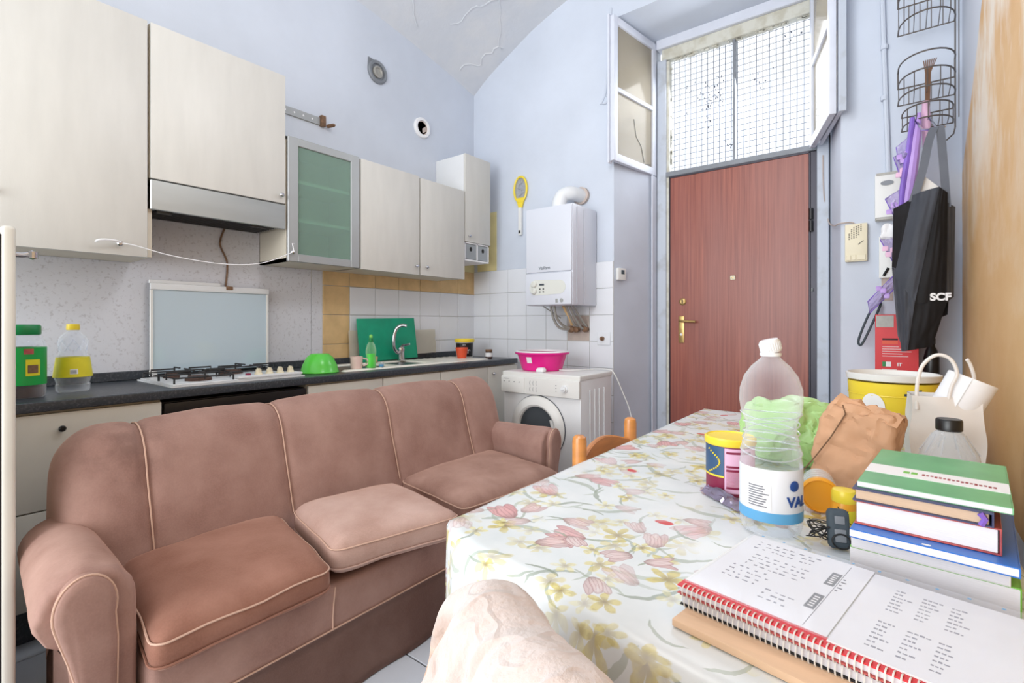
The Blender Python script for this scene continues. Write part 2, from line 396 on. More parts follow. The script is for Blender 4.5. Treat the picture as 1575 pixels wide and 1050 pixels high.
def lathe(bm, prof, c, seg=28, axis=(0, 0, 1), cap=True, ell=1):
    """prof: list of (radius, height along axis)"""
    d, u, v = frame_of(axis); c = Vector(c)
    if abs(d.z) > .99: u, v = Vector((1, 0, 0)), Vector((0, 1, 0))
    rings(bm, [[c+d*h+(u*math.cos(2*PI*k/seg)+v*ell*math.sin(2*PI*k/seg))*max(r, 1e-4) for k in range(seg)] for r, h in prof], cap)
def prism(bm, pts, d):
    """closed polygon pts (3D) extruded by vector d"""
    rings(bm, [[Vector(p) for p in pts], [Vector(p)+Vector(d) for p in pts]])
def grid(bm, fn, nu, nv, uvf=None):
    vs = [[bm.verts.new(fn(i/nu, j/nv)) for j in range(nv+1)] for i in range(nu+1)]
    lay = bm.loops.layers.uv.verify() if uvf else None
    for i in range(nu):
        for j in range(nv):
            f = bm.faces.new((vs[i][j], vs[i+1][j], vs[i+1][j+1], vs[i][j+1]))
            if uvf:
                for l, (a, b) in zip(f.loops, ((i, j), (i+1, j), (i+1, j+1), (i, j+1))): l[lay].uv = uvf(a/nu, b/nv)
    return vs
def rquad(bm, q, z0, z1, r=.03, n=14, nz=4, puff=.02, wr=0, seed=0, puffb=None):
    """rounded puffed cushion over the quad q = [(x,y) x4] ; returns mapping fn"""
    q = [Vector((a[0], a[1])) for a in q]
    Lx = ((q[1]-q[0]).length+(q[2]-q[3]).length)/2; Ly = ((q[3]-q[0]).length+(q[2]-q[1]).length)/2; Lz = z1-z0
    def mp(p):
        a = p.x/Lx; b = p.y/Ly
        xy = q[0]*(1-a)*(1-b)+q[1]*a*(1-b)+q[2]*a*b+q[3]*(1-a)*b
        A = 2*a-1; Bb = 2*b-1
        pf = puff*max(0, 1-A**4)*max(0, 1-Bb**4)
        s = (p.z/Lz*2-1)
        z = z0+p.z+(pf*s if s > 0 else (puffb if puffb is not None else puff)*.3*s)
        v = Vector((xy.x, xy.y, z))
        if wr: v += Vector((noise.noise(v*9+Vector((seed, 0, 0))), noise.noise(v*9+Vector((0, seed, 5))), noise.noise(v*8+Vector((3, 3, seed)))))*wr
        return v
    def rnd(p):
        rr = min(r, Lz/2)
        c = Vector((min(max(p.x, rr), Lx-rr), min(max(p.y, rr), Ly-rr), min(max(p.z, rr), Lz-rr)))
        d = p-c
        return c+d.normalized()*rr if d.length > 1e-9 else p
    def face(o, u, v, nu, nv):
        def f(a, b):
            a2 = .5-.5*math.cos(a*PI)*(abs(math.cos(a*PI))**.0); return mp(rnd(o+u*a+v*b))
        grid(bm, f, nu, nv)
    X = Vector((Lx, 0, 0)); Y = Vector((0, Ly, 0)); Z = Vector((0, 0, Lz)); O = Vector((0, 0, 0))
    face(O, X, Y, n, n); face(Z, X, Y, n, n); face(O, X, Z, n, nz); face(Y, X, Z, n, nz); face(O, Y, Z, n, nz); face(X, Y, Z, n, nz)
    bmesh.ops.remove_doubles(bm, verts=bm.verts, dist=1e-5)
    def edge(zf, k=24, ins=.35):
        out = []; rr = r*ins; rc = r
        for (cx, cy, a0) in ((rc, rc, PI), (Lx-rc, rc, 1.5*PI), (Lx-rc, Ly-rc, 0), (rc, Ly-rc, .5*PI)):
            for i in range(5): out.append((cx+math.cos(a0+i*PI/8)*(rc), cy+math.sin(a0+i*PI/8)*(rc)))
        pts = []
        for i, (a, b) in enumerate(out):
            c_ = out[(i+1) % len(out)]; L_ = math.hypot(c_[0]-a, c_[1]-b); m_ = max(1, int(L_/.04))
            for j in range(m_): pts.append(mp(Vector((a+(c_[0]-a)*j/m_, b+(c_[1]-b)*j/m_, Lz*zf))))
        return pts
    return edge
def crumple(bm, amp, sc_, seed=0):
    for v in bm.verts:
        p = v.co*sc_+Vector((seed, seed*1.7, 0))
        v.co += Vector((noise.noise(p), noise.noise(p+Vector((9, 0, 0))), noise.noise(p+Vector((0, 9, 0)))))*amp
        q = p*2.7
        v.co += Vector((abs(noise.noise(q)), abs(noise.noise(q+Vector((9, 0, 0)))), abs(noise.noise(q+Vector((0, 9, 0))))))*amp*.5
def text(s, o, xd, yd, size, m, parent, name='lettering', ext=.0004, align='LEFT', cyl=None, bold=0, zlim=None):
    cu = bpy.data.curves.new(name, 'FONT'); cu.body = s; cu.size = size; cu.extrude = ext; cu.align_x = align; cu.offset = bold
    t = bpy.data.objects.new('tmp', cu); C.objects.link(t)
    dg = bpy.context.evaluated_depsgraph_get(); me = bpy.data.meshes.new_from_object(t.evaluated_get(dg))
    bpy.data.objects.remove(t)
    xd = Vector(xd).normalized(); yd = Vector(yd).normalized(); nd = xd.cross(yd); o = Vector(o)
    for v in me.vertices:
        x, y, z = v.co
        if cyl:
            c, R, a0 = cyl; a = a0+x/R
            v.co = Vector((c[0]+math.cos(a)*(R+z+.0006), c[1]+math.sin(a)*(R+z+.0006), c[2]+y))
        else: v.co = o+xd*x+yd*y+nd*(z+.0004)
    return obj(name, me, m, parent)
def band(bm, c, R0, R1, z0, z1, a0, a1, n=20, nz=3):
    """curved label patch between angles, radius R0 at z0 to R1 at z1"""
    grid(bm, lambda a, b: Vector((c[0]+math.cos(a0+(a1-a0)*a)*(R0+(R1-R0)*b), c[1]+math.sin(a0+(a1-a0)*a)*(R0+(R1-R0)*b), z0+(z1-z0)*b)), n, nz)
def knob(p, parent, m='chrome', d=(1, 0, 0), r=.011):
    bm = B(); lathe(bm, [(.006, 0), (.005, .008), (r, .014), (r*1.05, .019), (r*.7, .024), (.0005, .025)], p, 14, d)
    return obj('knob', bm, m, parent)
def S(name, bm, m, parent=None):
    o = obj(name, bm, m, parent)
    if parent is None: o['kind'] = 'structure'
    return o
CAMT = math.radians(37.9)
# ---------------------------------------------------------------- the room
XL, XR, YB, YF = -3.0, .245, 3.3, -1.3      # kitchen wall, ochre wall, far wall, open side behind the camera
DY = 3.8                                     # door plane at the back of the recess
b = B(); box(b, XL-.3, XR+.3, YF, 4.3, -.06, -.004); floor = S('floor', b, 'fgrout')
tm = None
for i in range(11):
    for j in range(14):
        x, y = XL+.02+i*.302, -.12+j*.302+.06
        if x > .2: continue
        if x+.3 > XR:
            b = B(); box(b, x+.002, XR, y+.002, y+.298, -.004, .003, .0015, 1); obj('floor_tile', b, 'floor', floor); continue
        if tm is None:
            b = B(); box(b, .002, .298, .002, .298, -.004, .003, .0015, 1)
            tm = obj('floor_tile', b, 'floor', floor).data; t0 = bpy.data.objects['floor_tile']; t0.location = (x, y, 0)
            continue
        o = bpy.data.objects.new('floor_tile', tm); C.objects.link(o); o.parent = floor; o.location = (x, y, random.uniform(-.0008, .0005))
b = B(); box(b, XL-.2, XL, YF, YB+.2, -.06, 4.1); wl = S('wall_left', b, 'wall')
b = B(); box(b, XR, XR+.2, YF, YB+.2, -.06, 4.1); wr = S('wall_right', b, 'orangewall')
b = B()
for x0, x1, z0, z1 in ((XL, -1.633, -.06, 4.1), (-.255, XR, -.06, 4.1), (-1.633, -.255, 3.37, 4.1)):
    if z0 > 1: box(b, x0, x1, YB, YB+.56, z0, z1)
# left pier and right pier with splayed reveals
prism(b, [(XL, YB, -.06), (-1.633, YB, -.06), (-1.50, DY+.06, -.06), (XL, DY+.06, -.06)], (0, 0, 4.16))
prism(b, [(-.255, YB, -.06), (XR, YB, -.06), (XR, DY+.06, -.06), (-.362, DY+.06, -.06)], (0, 0, 4.16))
wb = S('wall_back', b, 'wall')
# sail vault
def vault(x, y):
    s = (x-XL)/(XR-XL); t = (YB-y)/4.6
    return 3.19+.56*4*s*(1-s)+.3*4*t*(1-t) + .012*noise.noise(Vector((x*3, y*3, 0)))
b = B()
lo = grid(b, lambda a, c_: (lambda x, y: Vector((x, y, vault(x, y))))(XL+(XR-XL)*a, YB-4.0*c_), 30, 36)
up = grid(b, lambda a, c_: (lambda x, y: Vector((x, y, vault(x, y)+.1)))(XL+(XR-XL)*a, YB-4.0*c_), 30, 36)
S('ceiling', b, 'ceil')
# scraped plaster ridges on the vault
b = B()
for k, (x0, y0, x1, y1) in enumerate(((-2.75, 2.75, -2.3, 2.95), (-2.9, 2.55, -2.55, 2.1), (-2.25, 2.6, -1.9, 2.35), (-2.93, 3.05, -2.6, 3.22), (-2.62, 3.22, -2.3, 2.8))):
    pts = []
    for i in range(13):
        a = i/12; x = x0+(x1-x0)*a+.05*noise.noise(Vector((k, a*4, 0))); y = y0+(y1-y0)*a+.08*noise.noise(Vector((a*4, k, 3)))
        pts.append((x, y, vault(x, y)+.001))
    tube(b, pts, .007, 5)
S('plaster_ridge', b, 'ceil', bpy.data.objects['ceiling'])

# speckled laminate splash panel behind the hob, patches of old plaster
b = B(); box(b, XL, XL+.006, YF+.9, 1.735, .92, 1.70); o = S('splash_panel', b, 'splash', wl)
b = B(); box(b, XL, XL+.006, 1.737, 1.815, .92, 1.70); o = S('splash_panel', b, 'splash', wl)
b = B(); box(b, XL, XL+.004, 1.70, 1.815, 1.42, 1.51); S('plaster_patch', b, 'yplas', wl)
b = B(); box(b, -2.953, -2.735, YB-.004, YB, 1.615, 2.12); S('plaster_patch', b, 'yplas', wb)
b = B(); box(b, XL, XL+.004, 3.06, YB, 1.60, 2.1); S('plaster_patch', b, 'yplas', wl)
# kitchen wall tiles
b = B(); box(b, XL, XL+.004, 1.815, YB, .92, 1.61); S('tile_bed', b, 'grout', wl)
def tile(par, x0, x1, y0, y1, z0, z1, m, nd):
    g = .0018; e = random.uniform(0, .0012)
    b = B()
    if nd == 'x': box(b, x0, x0+.009+e, y0+g, y1-g, z0+g, z1-g, .0022, 1)
    else: box(b, x0+g, x1-g, y0-.009-e, y0, z0+g, z1-g, .0022, 1)
    return obj('tile', b, m, par)
zr = [.92, 1.02, 1.2175, 1.4125, 1.61]
for k in range(4):
    for i in range(6):
        y0 = 2.02+i*.2133
        tile(wl, XL, 0, y0, y0+.2133, zr[k], zr[k+1], 'tan' if k == 3 else 'tile', 'x')
    tile(wl, XL, 0, 1.815, 2.02, zr[k], zr[k+1], 'tan', 'x')
b = B(); box(b, XL, -1.633, YB-.004, YB, .0, 1.612); S('tile_bed', b, 'grout', wb)
for k in range(8):
    for i in range(7):
        x0 = XL+i*.1953; z1 = 1.6125-k*.1955
        if i == 5 and k == 2: continue
        tile(wb, x0, x0+.1953, YB, 0, z1-.1955, z1, 'tile', 'y')
b = B(); box(b, -2.02, -1.832, YB-.006, YB, 1.03, 1.216, .001, 1); S('bare_patch', b, 'raw', wb)

# ---- recess: frame, jambs, fanlight
b = B(); box(b, -1.505, -1.432, DY-.01, DY+.07, 0, 3.215, .004, 1); S('trim_1', b, 'jamb')
b = B(); box(b, -1.432, -1.410, DY+.0, DY+.06, 0, 3.2, .003, 1); o = S('jamb_filler', b, 'creamp', bpy.data.objects['trim_1'])
b = B(); box(b, -.425, -.358, DY-.01, DY+.07, 0, 3.215, .004, 1)
box(b, -.45, -.425, DY+.01, DY+.06, 2.33, 3.215, .003, 1); S('trim_2', b, 'jamb')
b = B(); box(b, -1.505, -.358, DY-.03, DY+.07, 3.30, 3.375, .006, 1); S('trim_3', b, 'sash')
b = B(); box(b, -1.47, -.40, DY+.0, DY+.07, 3.213, 3.30, .004, 1); S('header_board', b, 'creamp', bpy.data.objects['trim_3'])
b = B(); box(b, -1.520, -1.508, DY-.09, DY-.0, 0, 2.31, .003, 1); S('trim_4', b, 'sash')
# security door
dr = thing('door_1', None, None, (-.94, DY, 0)); dr['kind'] = 'structure'
b = B(); box(b, -1.402, -.472, DY, DY+.05, .015, 2.285, .003, 1); obj('door_leaf', b, 'door', dr)
b = B(); box(b, -1.411, -1.402, DY-.004, DY+.06, 0, 2.295, .002, 1); box(b, -.472, -.464, DY-.004, DY+.06, 0, 2.295, .001, 1); box(b, -1.411, -.464, DY-.004, DY+.06, 2.285, 2.295)
obj('door_seal', b, 'metalframe', dr)
b = B(); box(b, -.464, -.425, DY+.004, DY+.06, 0, 2.295, .003, 1); obj('door_frame', b, 'metalframe', dr)
b = B(); box(b, -1.432, -.425, DY-.012, DY+.06, 2.295, 2.335, .004, 1); obj('top_rail', b, 'greyframe', dr)
b = B()
for z in (1.80, 1.88): lathe(b, [(.013, -.036), (.013, .036)], (-.458, DY-.008, z), 12)
obj('hinge', b, 'black', dr)
b = B()
for z in (1.38,): lathe(b, [(.006, -.01), (.006, .01)], (-.452, DY-.006, z), 8)
obj('hinge_pin', b, 'steel', dr)
hd = B(); box(hd, -1.335, -1.292, DY-.008, DY, 1.01, 1.215, .004, 2)
h0 = obj('handle_plate', hd, 'brass', dr)
b = B(); tube(b, spline([(-1.314, DY-.006, 1.178), (-1.314, DY-.045, 1.178), (-1.30, DY-.052, 1.178), (-1.25, DY-.05, 1.174), (-1.195, DY-.048, 1.172)], 5), .0095, 10); obj('lever', b, 'brass', h0)
b = B(); lathe(b, [(.010, 0), (.009, .004)], (-1.314, DY-.008, 1.075), 12, (0, -1, 0)); obj('keyhole', b, 'paper', h0)
b = B(); lathe(b, [(.027, 0), (.027, .004), (.018, .010), (.016, .010)], (-1.305, DY, 1.325), 20, (0, -1, 0)); l0 = obj('lock_rosette', b, 'brass', dr)
b = B(); box(b, -1.309, -1.301, DY-.013, DY-.009, 1.31, 1.34); obj('keyhole', b, 'dark', l0)
b = B(); box(b, -.962, -.926, DY-.008, DY, 1.472, 1.503, .006, 2); p0 = obj('peephole', b, 'ivory', dr)
b = B(); lathe(b, [(.006, 0), (.004, .003)], (-.944, DY-.008, 1.487), 10, (0, -1, 0)); obj('lens', b, 'brass', p0)
# fanlight
wn = thing('window_1', None, None, (-.94, DY+.03, 2.34)); wn['kind'] = 'structure'
b = B(); box(b, -1.41, -.45, DY+.045, DY+.049, 2.335, 3.215); obj('pane', b, 'glass', wn)
b = B(); box(b, -.953, -.933, DY+.02, DY+.07, 2.335, 3.215, .003, 1); obj('mullion', b, 'greyframe', wn)
b = B()
for k in range(44):     # flaking putty along the edges, paint specks left on the glass
    x = random.uniform(-1.4, -.46); z = 3.208+random.uniform(-.012, .005)
    box(b, x, x+random.uniform(.01, .05), DY+.02, DY+.045, z, z+random.uniform(.004, .012))
for k in range(30):
    z = random.uniform(2.36, 3.2); s = random.choice((-1.408, -.458)); box(b, s, s+random.uniform(.004, .012), DY+.03, DY+.045, z, z+random.uniform(.01, .05))
obj('putty', b, 'creamp', wn)
b = B()
for (cx, cz, n_, sx, sz) in ((-1.06, 2.85, 30, .035, .16), (-1.13, 2.78, 26, .03, .17), (-1.2, 2.9, 12, .08, .12), (-.97, 2.45, 8, .03, .06), (-.62, 3.1, 14, .12, .06), (-1.3, 2.95, 8, .06, .2), (-.8, 2.9, 8, .1, .1)):
    for k in range(n_):
        x = random.gauss(cx, sx*.5); z = random.gauss(cz, sz*.5)
        if not (-1.4 < x < -.47 and 2.36 < z < 3.2): continue
        box(b, x, x+random.uniform(.003, .011), DY+.043, DY+.045, z, z+random.uniform(.003, .016))
obj('paint_speck', b, 'ink', wn)
b = B()
for i in range(23):
    x = -1.405+i*.0425; tube(b, [(x, DY+.10, 2.33), (x+.002, DY+.10, 2.8), (x, DY+.10, 3.26)], .0023, 4)
for i in range(21):
    z = 2.35+i*.0435; tube(b, [(-1.44, DY+.102, z), (-.42, DY+.102, z+.003)], .0023, 4)
o = obj('wire_netting', b, 'ink', wn); o['kind'] = 'stuff'

# ---------------------------------------------------------------- open sashes
def sash(name, label, A, Bp, z0, z1, th, loc, n2=False):
    """glazed leaf from hinge A to free edge Bp"""
    A = Vector((A[0], A[1], 0)); D = Vector((Bp[0], Bp[1], 0))-A; L = D.length
    M = Matrix.Translation(A) @ Matrix.Rotation(math.atan2(D.y, D.x), 4, 'Z')
    t = thing(name, label, 'window', loc)
    st = .05
    for nm, bx in (('stile', (0, st, z0, z1)), ('stile', (L-st, L, z0, z1)), ('rail', (st, L-st, z0, z0+.055)), ('rail', (st, L-st, z1-.055, z1)), ('glazing_bar', (st, L-st, (z0+z1)/2-.015, (z0+z1)/2+.015))):
        b = B(); box(b, bx[0], bx[1], -th/2, th/2, bx[2], bx[3], .004, 2, M); obj(nm, b, 'sash', t)
    zm = (z0+z1)/2
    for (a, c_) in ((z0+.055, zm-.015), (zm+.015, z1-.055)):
        b = B(); box(b, st, L-st, -.002, .002, a, c_, 0, 1, M); obj('pane', b, 'reflpane', t)
    return t, M, L
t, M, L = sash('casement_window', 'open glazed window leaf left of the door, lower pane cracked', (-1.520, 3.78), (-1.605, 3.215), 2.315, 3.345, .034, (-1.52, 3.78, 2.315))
b = B(); tube(b, [M @ Vector(p) for p in ((.16, .004, 2.39), (.2, .004, 2.5), (.27, .004, 2.56), (.30, .004, 2.68))], .0018, 4)
tube(b, [M @ Vector(p) for p in ((.07, .004, 2.39), (.16, .004, 2.372), (.24, .004, 2.375))], .003, 4); obj('crack', b, 'inkd', t)
b = B(); box(b, L-.03, L+.012, -.034, -.018, 2.30, 3.36, .003, 1, M); obj('cover_strip', b, 'sash', t)
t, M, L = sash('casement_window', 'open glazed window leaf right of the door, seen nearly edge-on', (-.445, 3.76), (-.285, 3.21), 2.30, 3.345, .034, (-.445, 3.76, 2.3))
t2 = thing('window_shutter', 'solid painted shutter leaf folded behind the right window leaf', 'shutter', (-.4, 3.76, 2.3))
A_, B_ = (-.402, 3.765), (-.243, 3.205)
D = Vector((B_[0]-A_[0], B_[1]-A_[1], 0)); M = Matrix.Translation((A_[0], A_[1], 0)) @ Matrix.Rotation(math.atan2(D.y, D.x), 4, 'Z')
b = B(); box(b, 0, .575, -.012, .012, 2.31, 3.35, .004, 2, M); obj('panel', b, 'sash', t2)
b = B(); box(b, .575, .592, -.016, .02, 2.30, 3.35, .003, 1, M); obj('edge_strip', b, 'jamb', t2)
b = B(); tube(b, [M @ Vector(p) for p in ((.598, -.01, 3.12), (.62, -.012, 3.13), (.62, -.012, 3.20), (.598, -.01, 3.21))], .004, 6); obj('latch', b, 'pipe', t2)
# splayed right reveal is painted like the wall; cable duct scar on the far wall
b = B(); tube(b, [(x, YB-.002, z) for x, z in ((-1.654, 3.45), (-1.672, 3.1), (-1.70, 2.84), (-1.735, 2.775), (-1.70, 2.77), (-1.665, 2.80), (-1.69, 2.83))], .010, 8)
setp(obj('painted_cable', b, 'wall'), 'painted-over cable running down the wall left of the fanlight, ending in a loop', 'cable')
b = B(); tube(b, spline([(-.075, YB-.012, 3.5), (-.07, YB-.012, 2.9), (-.058, YB-.012, 2.4), (-.052, YB-.012, 2.2), (-.045, YB-.012, 1.95)], 5), .012, 8)
for z in (2.35, 2.62, 2.9): lathe(b, [(.017, -.012), (.017, .012)], (-.062, YB-.012, z), 10)
setp(obj('conduit_pipe', b, 'wall'), 'painted conduit pipe running down the wall right of the fanlight', 'pipe')
for (x, z0, z1) in ((-.075, 1.28, 1.48), (-.08, .95, 1.1)):
    b = B(); box(b, x, x+.05, YB-.003, YB, z0, z1, .001, 1); S('plaster_patch', b, 'raw', wb)

# ---------------------------------------------------------------- wall fittings
def vent(name, label, y, z, r, kind):
    t = thing(name, label, 'vent', (XL, y, z))
    b = B(); prof = [(r, 0), (r, .012), (r*.9, .018), (r*.72, .016), (r*.68, .003)] if kind else [(r, 0), (r, .014), (r*.92, .02), (r*.7, .02), (r*.66, .004)]
    lathe(b, prof, (XL, y, z), 32, (1, 0, 0)); obj('ring', b, 'greyframe' if kind else 'paper', t)
    b = B()
    if kind:
        lathe(b, [(r*.5, 0), (r*.5, .016), (r*.36, .020), (r*.30, .012), (r*.2, .012), (.001, .014)], (XL, y, z), 28, (1, 0, 0)); obj('disc_valve', b, 'pipe', t)
        b = B(); prism(b, [(XL, y-r*1.0, z+r*.1), (XL, y-r*.3, z+r*.9), (XL, y-r*.95, z+r*1.0)], (.008, 0, 0)); obj('bracket', b, 'greyframe', t)
    else:
        lathe(b, [(r*.68, 0), (r*.68, .004)], (XL, y, z), 28, (1, 0, 0)); obj('dark_opening', b, 'steam', t)
        b = B(); lathe(b, [(r*.66, .004), (r*.70, .010), (r*.6, .008)], (XL, y, z), 28, (1, 0, 0), False)
        prism(b, [(XL+.004, y+r*.1, z-r*.5), (XL+.004, y+r*.62, z-r*.15), (XL+.004, y+r*.5, z+r*.3), (XL+.004, y+r*.05, z-r*.05)], (.004, 0, 0)); obj('sooty_flap', b, 'raw', t)
vent('wall_vent', 'grey round disc-valve air vent high on the kitchen wall', 2.254, 2.985, .083, 1)
vent('flue_hole', 'open round flue hole with a white collar above the cupboards', 2.681, 2.712, .080, 0)
t = thing('mounting_rail', 'perforated steel mounting rail on the kitchen wall beside the tall cupboards', 'rail', (XL, 1.6, 2.47))
b = B(); box(b, XL, XL+.012, 1.403, 1.80, 2.455, 2.505, .002, 1); obj('rail', b, 'alu', t)
for k in range(5):
    b = B(); lathe(b, [(.006, 0), (.006, .0135)], (XL, 1.5+k*.06, 2.48), 8, (1, 0, 0)); obj('hole', b, 'paper', t)
b = B(); box(b, XL, XL+.03, 1.795, 1.83, 2.45, 2.52, .006, 2); lathe(b, [(.012, 0), (.012, .05), (.006, .06)], (XL+.02, 1.845, 2.46), 10, (1, .3, 0)); obj('bolt', b, 'copper', t)

# fly-swatter racket
t = thing('swatter_racket', 'yellow and white electric fly swatter hanging beside the boiler', 'racket', (-2.47, YB, 2.1))
rc = Vector((-2.47, YB-.014, 2.265)); tl = .03
b = B(); tube(b, [rc+Vector((math.cos(a)*.064+tl*math.sin(a)*0, 0, math.sin(a)*.105)) for a in [2*PI*k/36 for k in range(36)]], .009, 8, True)
prism(b, [rc+Vector(p) for p in ((-.045, -.006, -.07), (.045, -.006, -.07), (.014, -.006, -.16), (-.012, -.006, -.16))], (0, .012, 0)); obj('frame', b, 'yellow', t)
b = B()
for k in range(-6, 7):
    x = k*.009; h = .1*math.sqrt(max(0, 1-(x/.062)**2)); tube(b, [rc+Vector((x, 0, -h)), rc+Vector((x, 0, h))], .0012, 4)
for k in range(-10, 11):
    z = k*.0095; h = .06*math.sqrt(max(0, 1-(z/.103)**2)); tube(b, [rc+Vector((-h, 0, z)), rc+Vector((h, 0, z))], .0012, 4)
tube(b, spline([rc+Vector(p) for p in ((-.02, -.004, -.06), (.03, -.004, -.02), (-.025, -.004, .02), (.02, -.004, .06), (0, -.004, .085))], 6), .003, 5)
obj('net', b, 'silver', t)
b = B(); box(b, -2.483, -2.452, YB-.03, YB-.002, 1.885, 2.115, .008, 3); obj('handle', b, 'plastic', t)
b = B(); box(b, -2.476, -2.459, YB-.033, YB-.03, 1.90, 1.925, .001, 1); obj('switch', b, 'dark', t)

# boiler
t = thing('gas_boiler', 'white wall-hung gas boiler above the washing machine', 'boiler', (-1.965, YB, 1.285))
b = B(); box(b, -2.160, -1.768, 2.952, YB-.01, 1.288, 1.99, .008, 2); obj('casing', b, 'boiler', t)
b = B(); box(b, -2.158, -1.772, 2.940, 2.954, 1.525, 1.985, .006, 2); obj('front_cover', b, 'boiler', t)
cp = B(); box(cp, -2.158, -1.772, 2.936, 2.954, 1.292, 1.517, .006, 2); cp = obj('control_panel', cp, 'boiler', t)
b = B(); box(b, -1.7665, -1.764, 3.0, 3.012, 1.30, 1.97); box(b, -1.7665, -1.764, 3.10, 3.108, 1.30, 1.97); obj('side_rib', b, 'boiler', t)
b = B(); pl = []
for a in range(0, 181, 20): pl.append((-1.865+math.sin(math.radians(a))*.048, 2.934, 1.415+math.cos(math.radians(a))*.048))
for a in range(180, 361, 20): pl.append((-2.068+math.sin(math.radians(a))*.055, 2.934, 1.415+math.cos(math.radians(a))*.055))
prism(b, pl, (0, .004, 0)); obj('fascia', b, 'fascia', cp)
for z in (1.44, 1.392):
    b = B(); lathe(b, [(.024, 0), (.024, .010), (.018, .016), (.001, .017)], (-2.082, 2.934, z), 20, (0, -1, 0)); box(b, -2.085, -2.079, 2.914, 2.92, z-.018, z+.018); obj('dial', b, 'fascia', cp)
for x, z in ((-2.03, 1.405), (-2.0, 1.405), (-2.03, 1.385), (-2.0, 1.385)):
    b = B(); box(b, x-.005, x+.005, 2.930, 2.934, z-.004, z+.004); obj('button', b, 'dark', cp)
b = B(); box(b, -2.035, -1.995, 2.931, 2.934, 1.43, 1.442); obj('display', b, 'inkd', cp)
b = B(); box(b, -1.90, -1.876, 2.935, 2.938, 1.305, 1.332, .002); lathe(b, [(.014, 0), (.014, .003)], (-1.85, 2.936, 1.32), 14, (0, -1, 0)); obj('badge', b, 'alu', cp)
text('Vaillant', (-2.045, 2.9395, 1.543), (1, 0, 0), (0, 0, 1), .034, 'inkd', t)
fl = thing('flue_pipe', 'white bent flue pipe between the boiler top and the wall', 'pipe', (-1.94, 3.12, 1.98))
b = B(); tube(b, spline([(-1.985, 3.12, 1.985), (-1.985, 3.12, 2.05), (-1.965, 3.14, 2.105), (-1.92, 3.19, 2.125), (-1.895, 3.30, 2.12)], 6), .052, 20)
tube(b, [(-1.985, 3.12, 1.982), (-1.985, 3.12, 2.0)], .06, 20); obj('elbow', b, 'white', fl)
b = B(); tube(b, [(-1.897, 3.275, 2.121), (-1.896, 3.298, 2.121)], .066, 20); obj('wall_collar', b, 'raw', fl)
pt = thing('boiler_pipework', 'corroded pipes and brass valves below the boiler', 'pipes', (-1.95, YB, 1.05))
for P_, r in (([(-2.06, 3.12, 1.29), (-2.05, 3.14, 1.2), (-2.02, 3.17, 1.13), (-1.97, 3.21, 1.115), (-1.95, 3.235, 1.12)], .010), ([(-2.03, 3.12, 1.29), (-2.02, 3.14, 1.2), (-1.99, 3.19, 1.14), (-1.94, 3.235, 1.12)], .010),
             ([(-1.93, 3.12, 1.29), (-1.915, 3.16, 1.21), (-1.90, 3.20, 1.15), (-1.885, 3.25, 1.135)], .009), ([(-1.90, 3.12, 1.29), (-1.88, 3.17, 1.2), (-1.86, 3.22, 1.13), (-1.85, 3.27, 1.12)], .009), ([(-1.87, 3.12, 1.29), (-1.855, 3.2, 1.2), (-1.84, 3.27, 1.13)], .008)):
    b = B(); tube(b, spline(P_, 6), r, 8); obj('pipe', b, 'pipe', pt)
b = B(); tube(b, [(-2.12, 3.1, 1.29), (-2.09, 3.2, 1.24), (-2.06, 3.26, 1.20)], .004, 6); obj('wire', b, 'pipe', pt)
for p, r in (((-1.95, 3.235, 1.115), .026), ((-1.91, 3.24, 1.115), .024), ((-1.885, 3.25, 1.13), .018), ((-1.845, 3.26, 1.115), .022)):
    b = B(); lathe(b, [(r*.6, -.02), (r, -.014), (r, .008), (r*.75, .012), (r*.75, .03)], p, 8, (0, 1, 0)); obj('valve', b, 'copper', pt)
b = B(); tube(b, spline([(-1.955, 3.13, 1.29), (-1.95, 3.16, 1.25), (-1.93, 3.18, 1.2), (-1.935, 3.22, 1.15)], 5), .013, 8); obj('gas_pipe', b, 'tan', pt)
t = thing('gas_tap_plate', 'square wall plate with a copper stub right of the boiler pipes', 'wall plate', (-1.715, YB, 1.05))
b = B(); box(b, -1.76, -1.655, YB-.016, YB-.009, 1.0, 1.095, .002, 1); obj('plate', b, 'tile', t)
b = B(); lathe(b, [(.016, 0), (.016, .015), (.009, .018), (.009, .035), (.0005, .036)], (-1.715, YB-.016, 1.048), 10, (0, -1, 0)); obj('stub', b, 'copper', t)
# thermostat on the left reveal, intercom, panel box
t = thing('thermostat', 'small white room thermostat on the reveal left of the door', 'thermostat', (-1.62, 3.36, 1.5))
Mr = Matrix.Translation((-1.633, YB, 0)) @ Matrix.Rotation(math.atan2(.5, .133), 4, 'Z')
b = B(); box(b, .02, .105, -.026, -.001, 1.475, 1.562, .005, 2, Mr); obj('body', b, 'plastic', t)
b = B(); box(b, .05, .085, -.028, -.026, 1.518, 1.548, .001, 1, Mr); obj('display', b, 'inkd', t)
t = thing('intercom', 'ivory intercom speaker unit on the wall right of the door', 'intercom', (-.185, YB, 1.5))
b = B(); box(b, -.235, -.134, YB-.03, YB-.001, 1.495, 1.700, .006, 2); obj('body', b, 'ivory', t)
b = B()
for r_ in range(7):
    for k in range(6):
        if abs(k-2.5+(r_-3)*.3) > 3.1-abs(r_-3)*.35: continue
        x = -.218+k*.0105; z = 1.672-r_*.0095+k*.003; box(b, x, x+.006, YB-.0312, YB-.03, z, z+.004)
for k in range(5): box(b, -.175+k*.005, -.171+k*.005, YB-.0312, YB-.03, 1.585+k*.004, 1.59+k*.004)
obj('speaker_slot', b, 'dark', t)
b = B()
for x0, x1 in ((-.228, -.207), (-.204, -.185), (-.182, -.141)): box(b, x0, x1, YB-.034, YB-.03, 1.502, 1.53, .0015, 1)
obj('button', b, 'ivory', t)
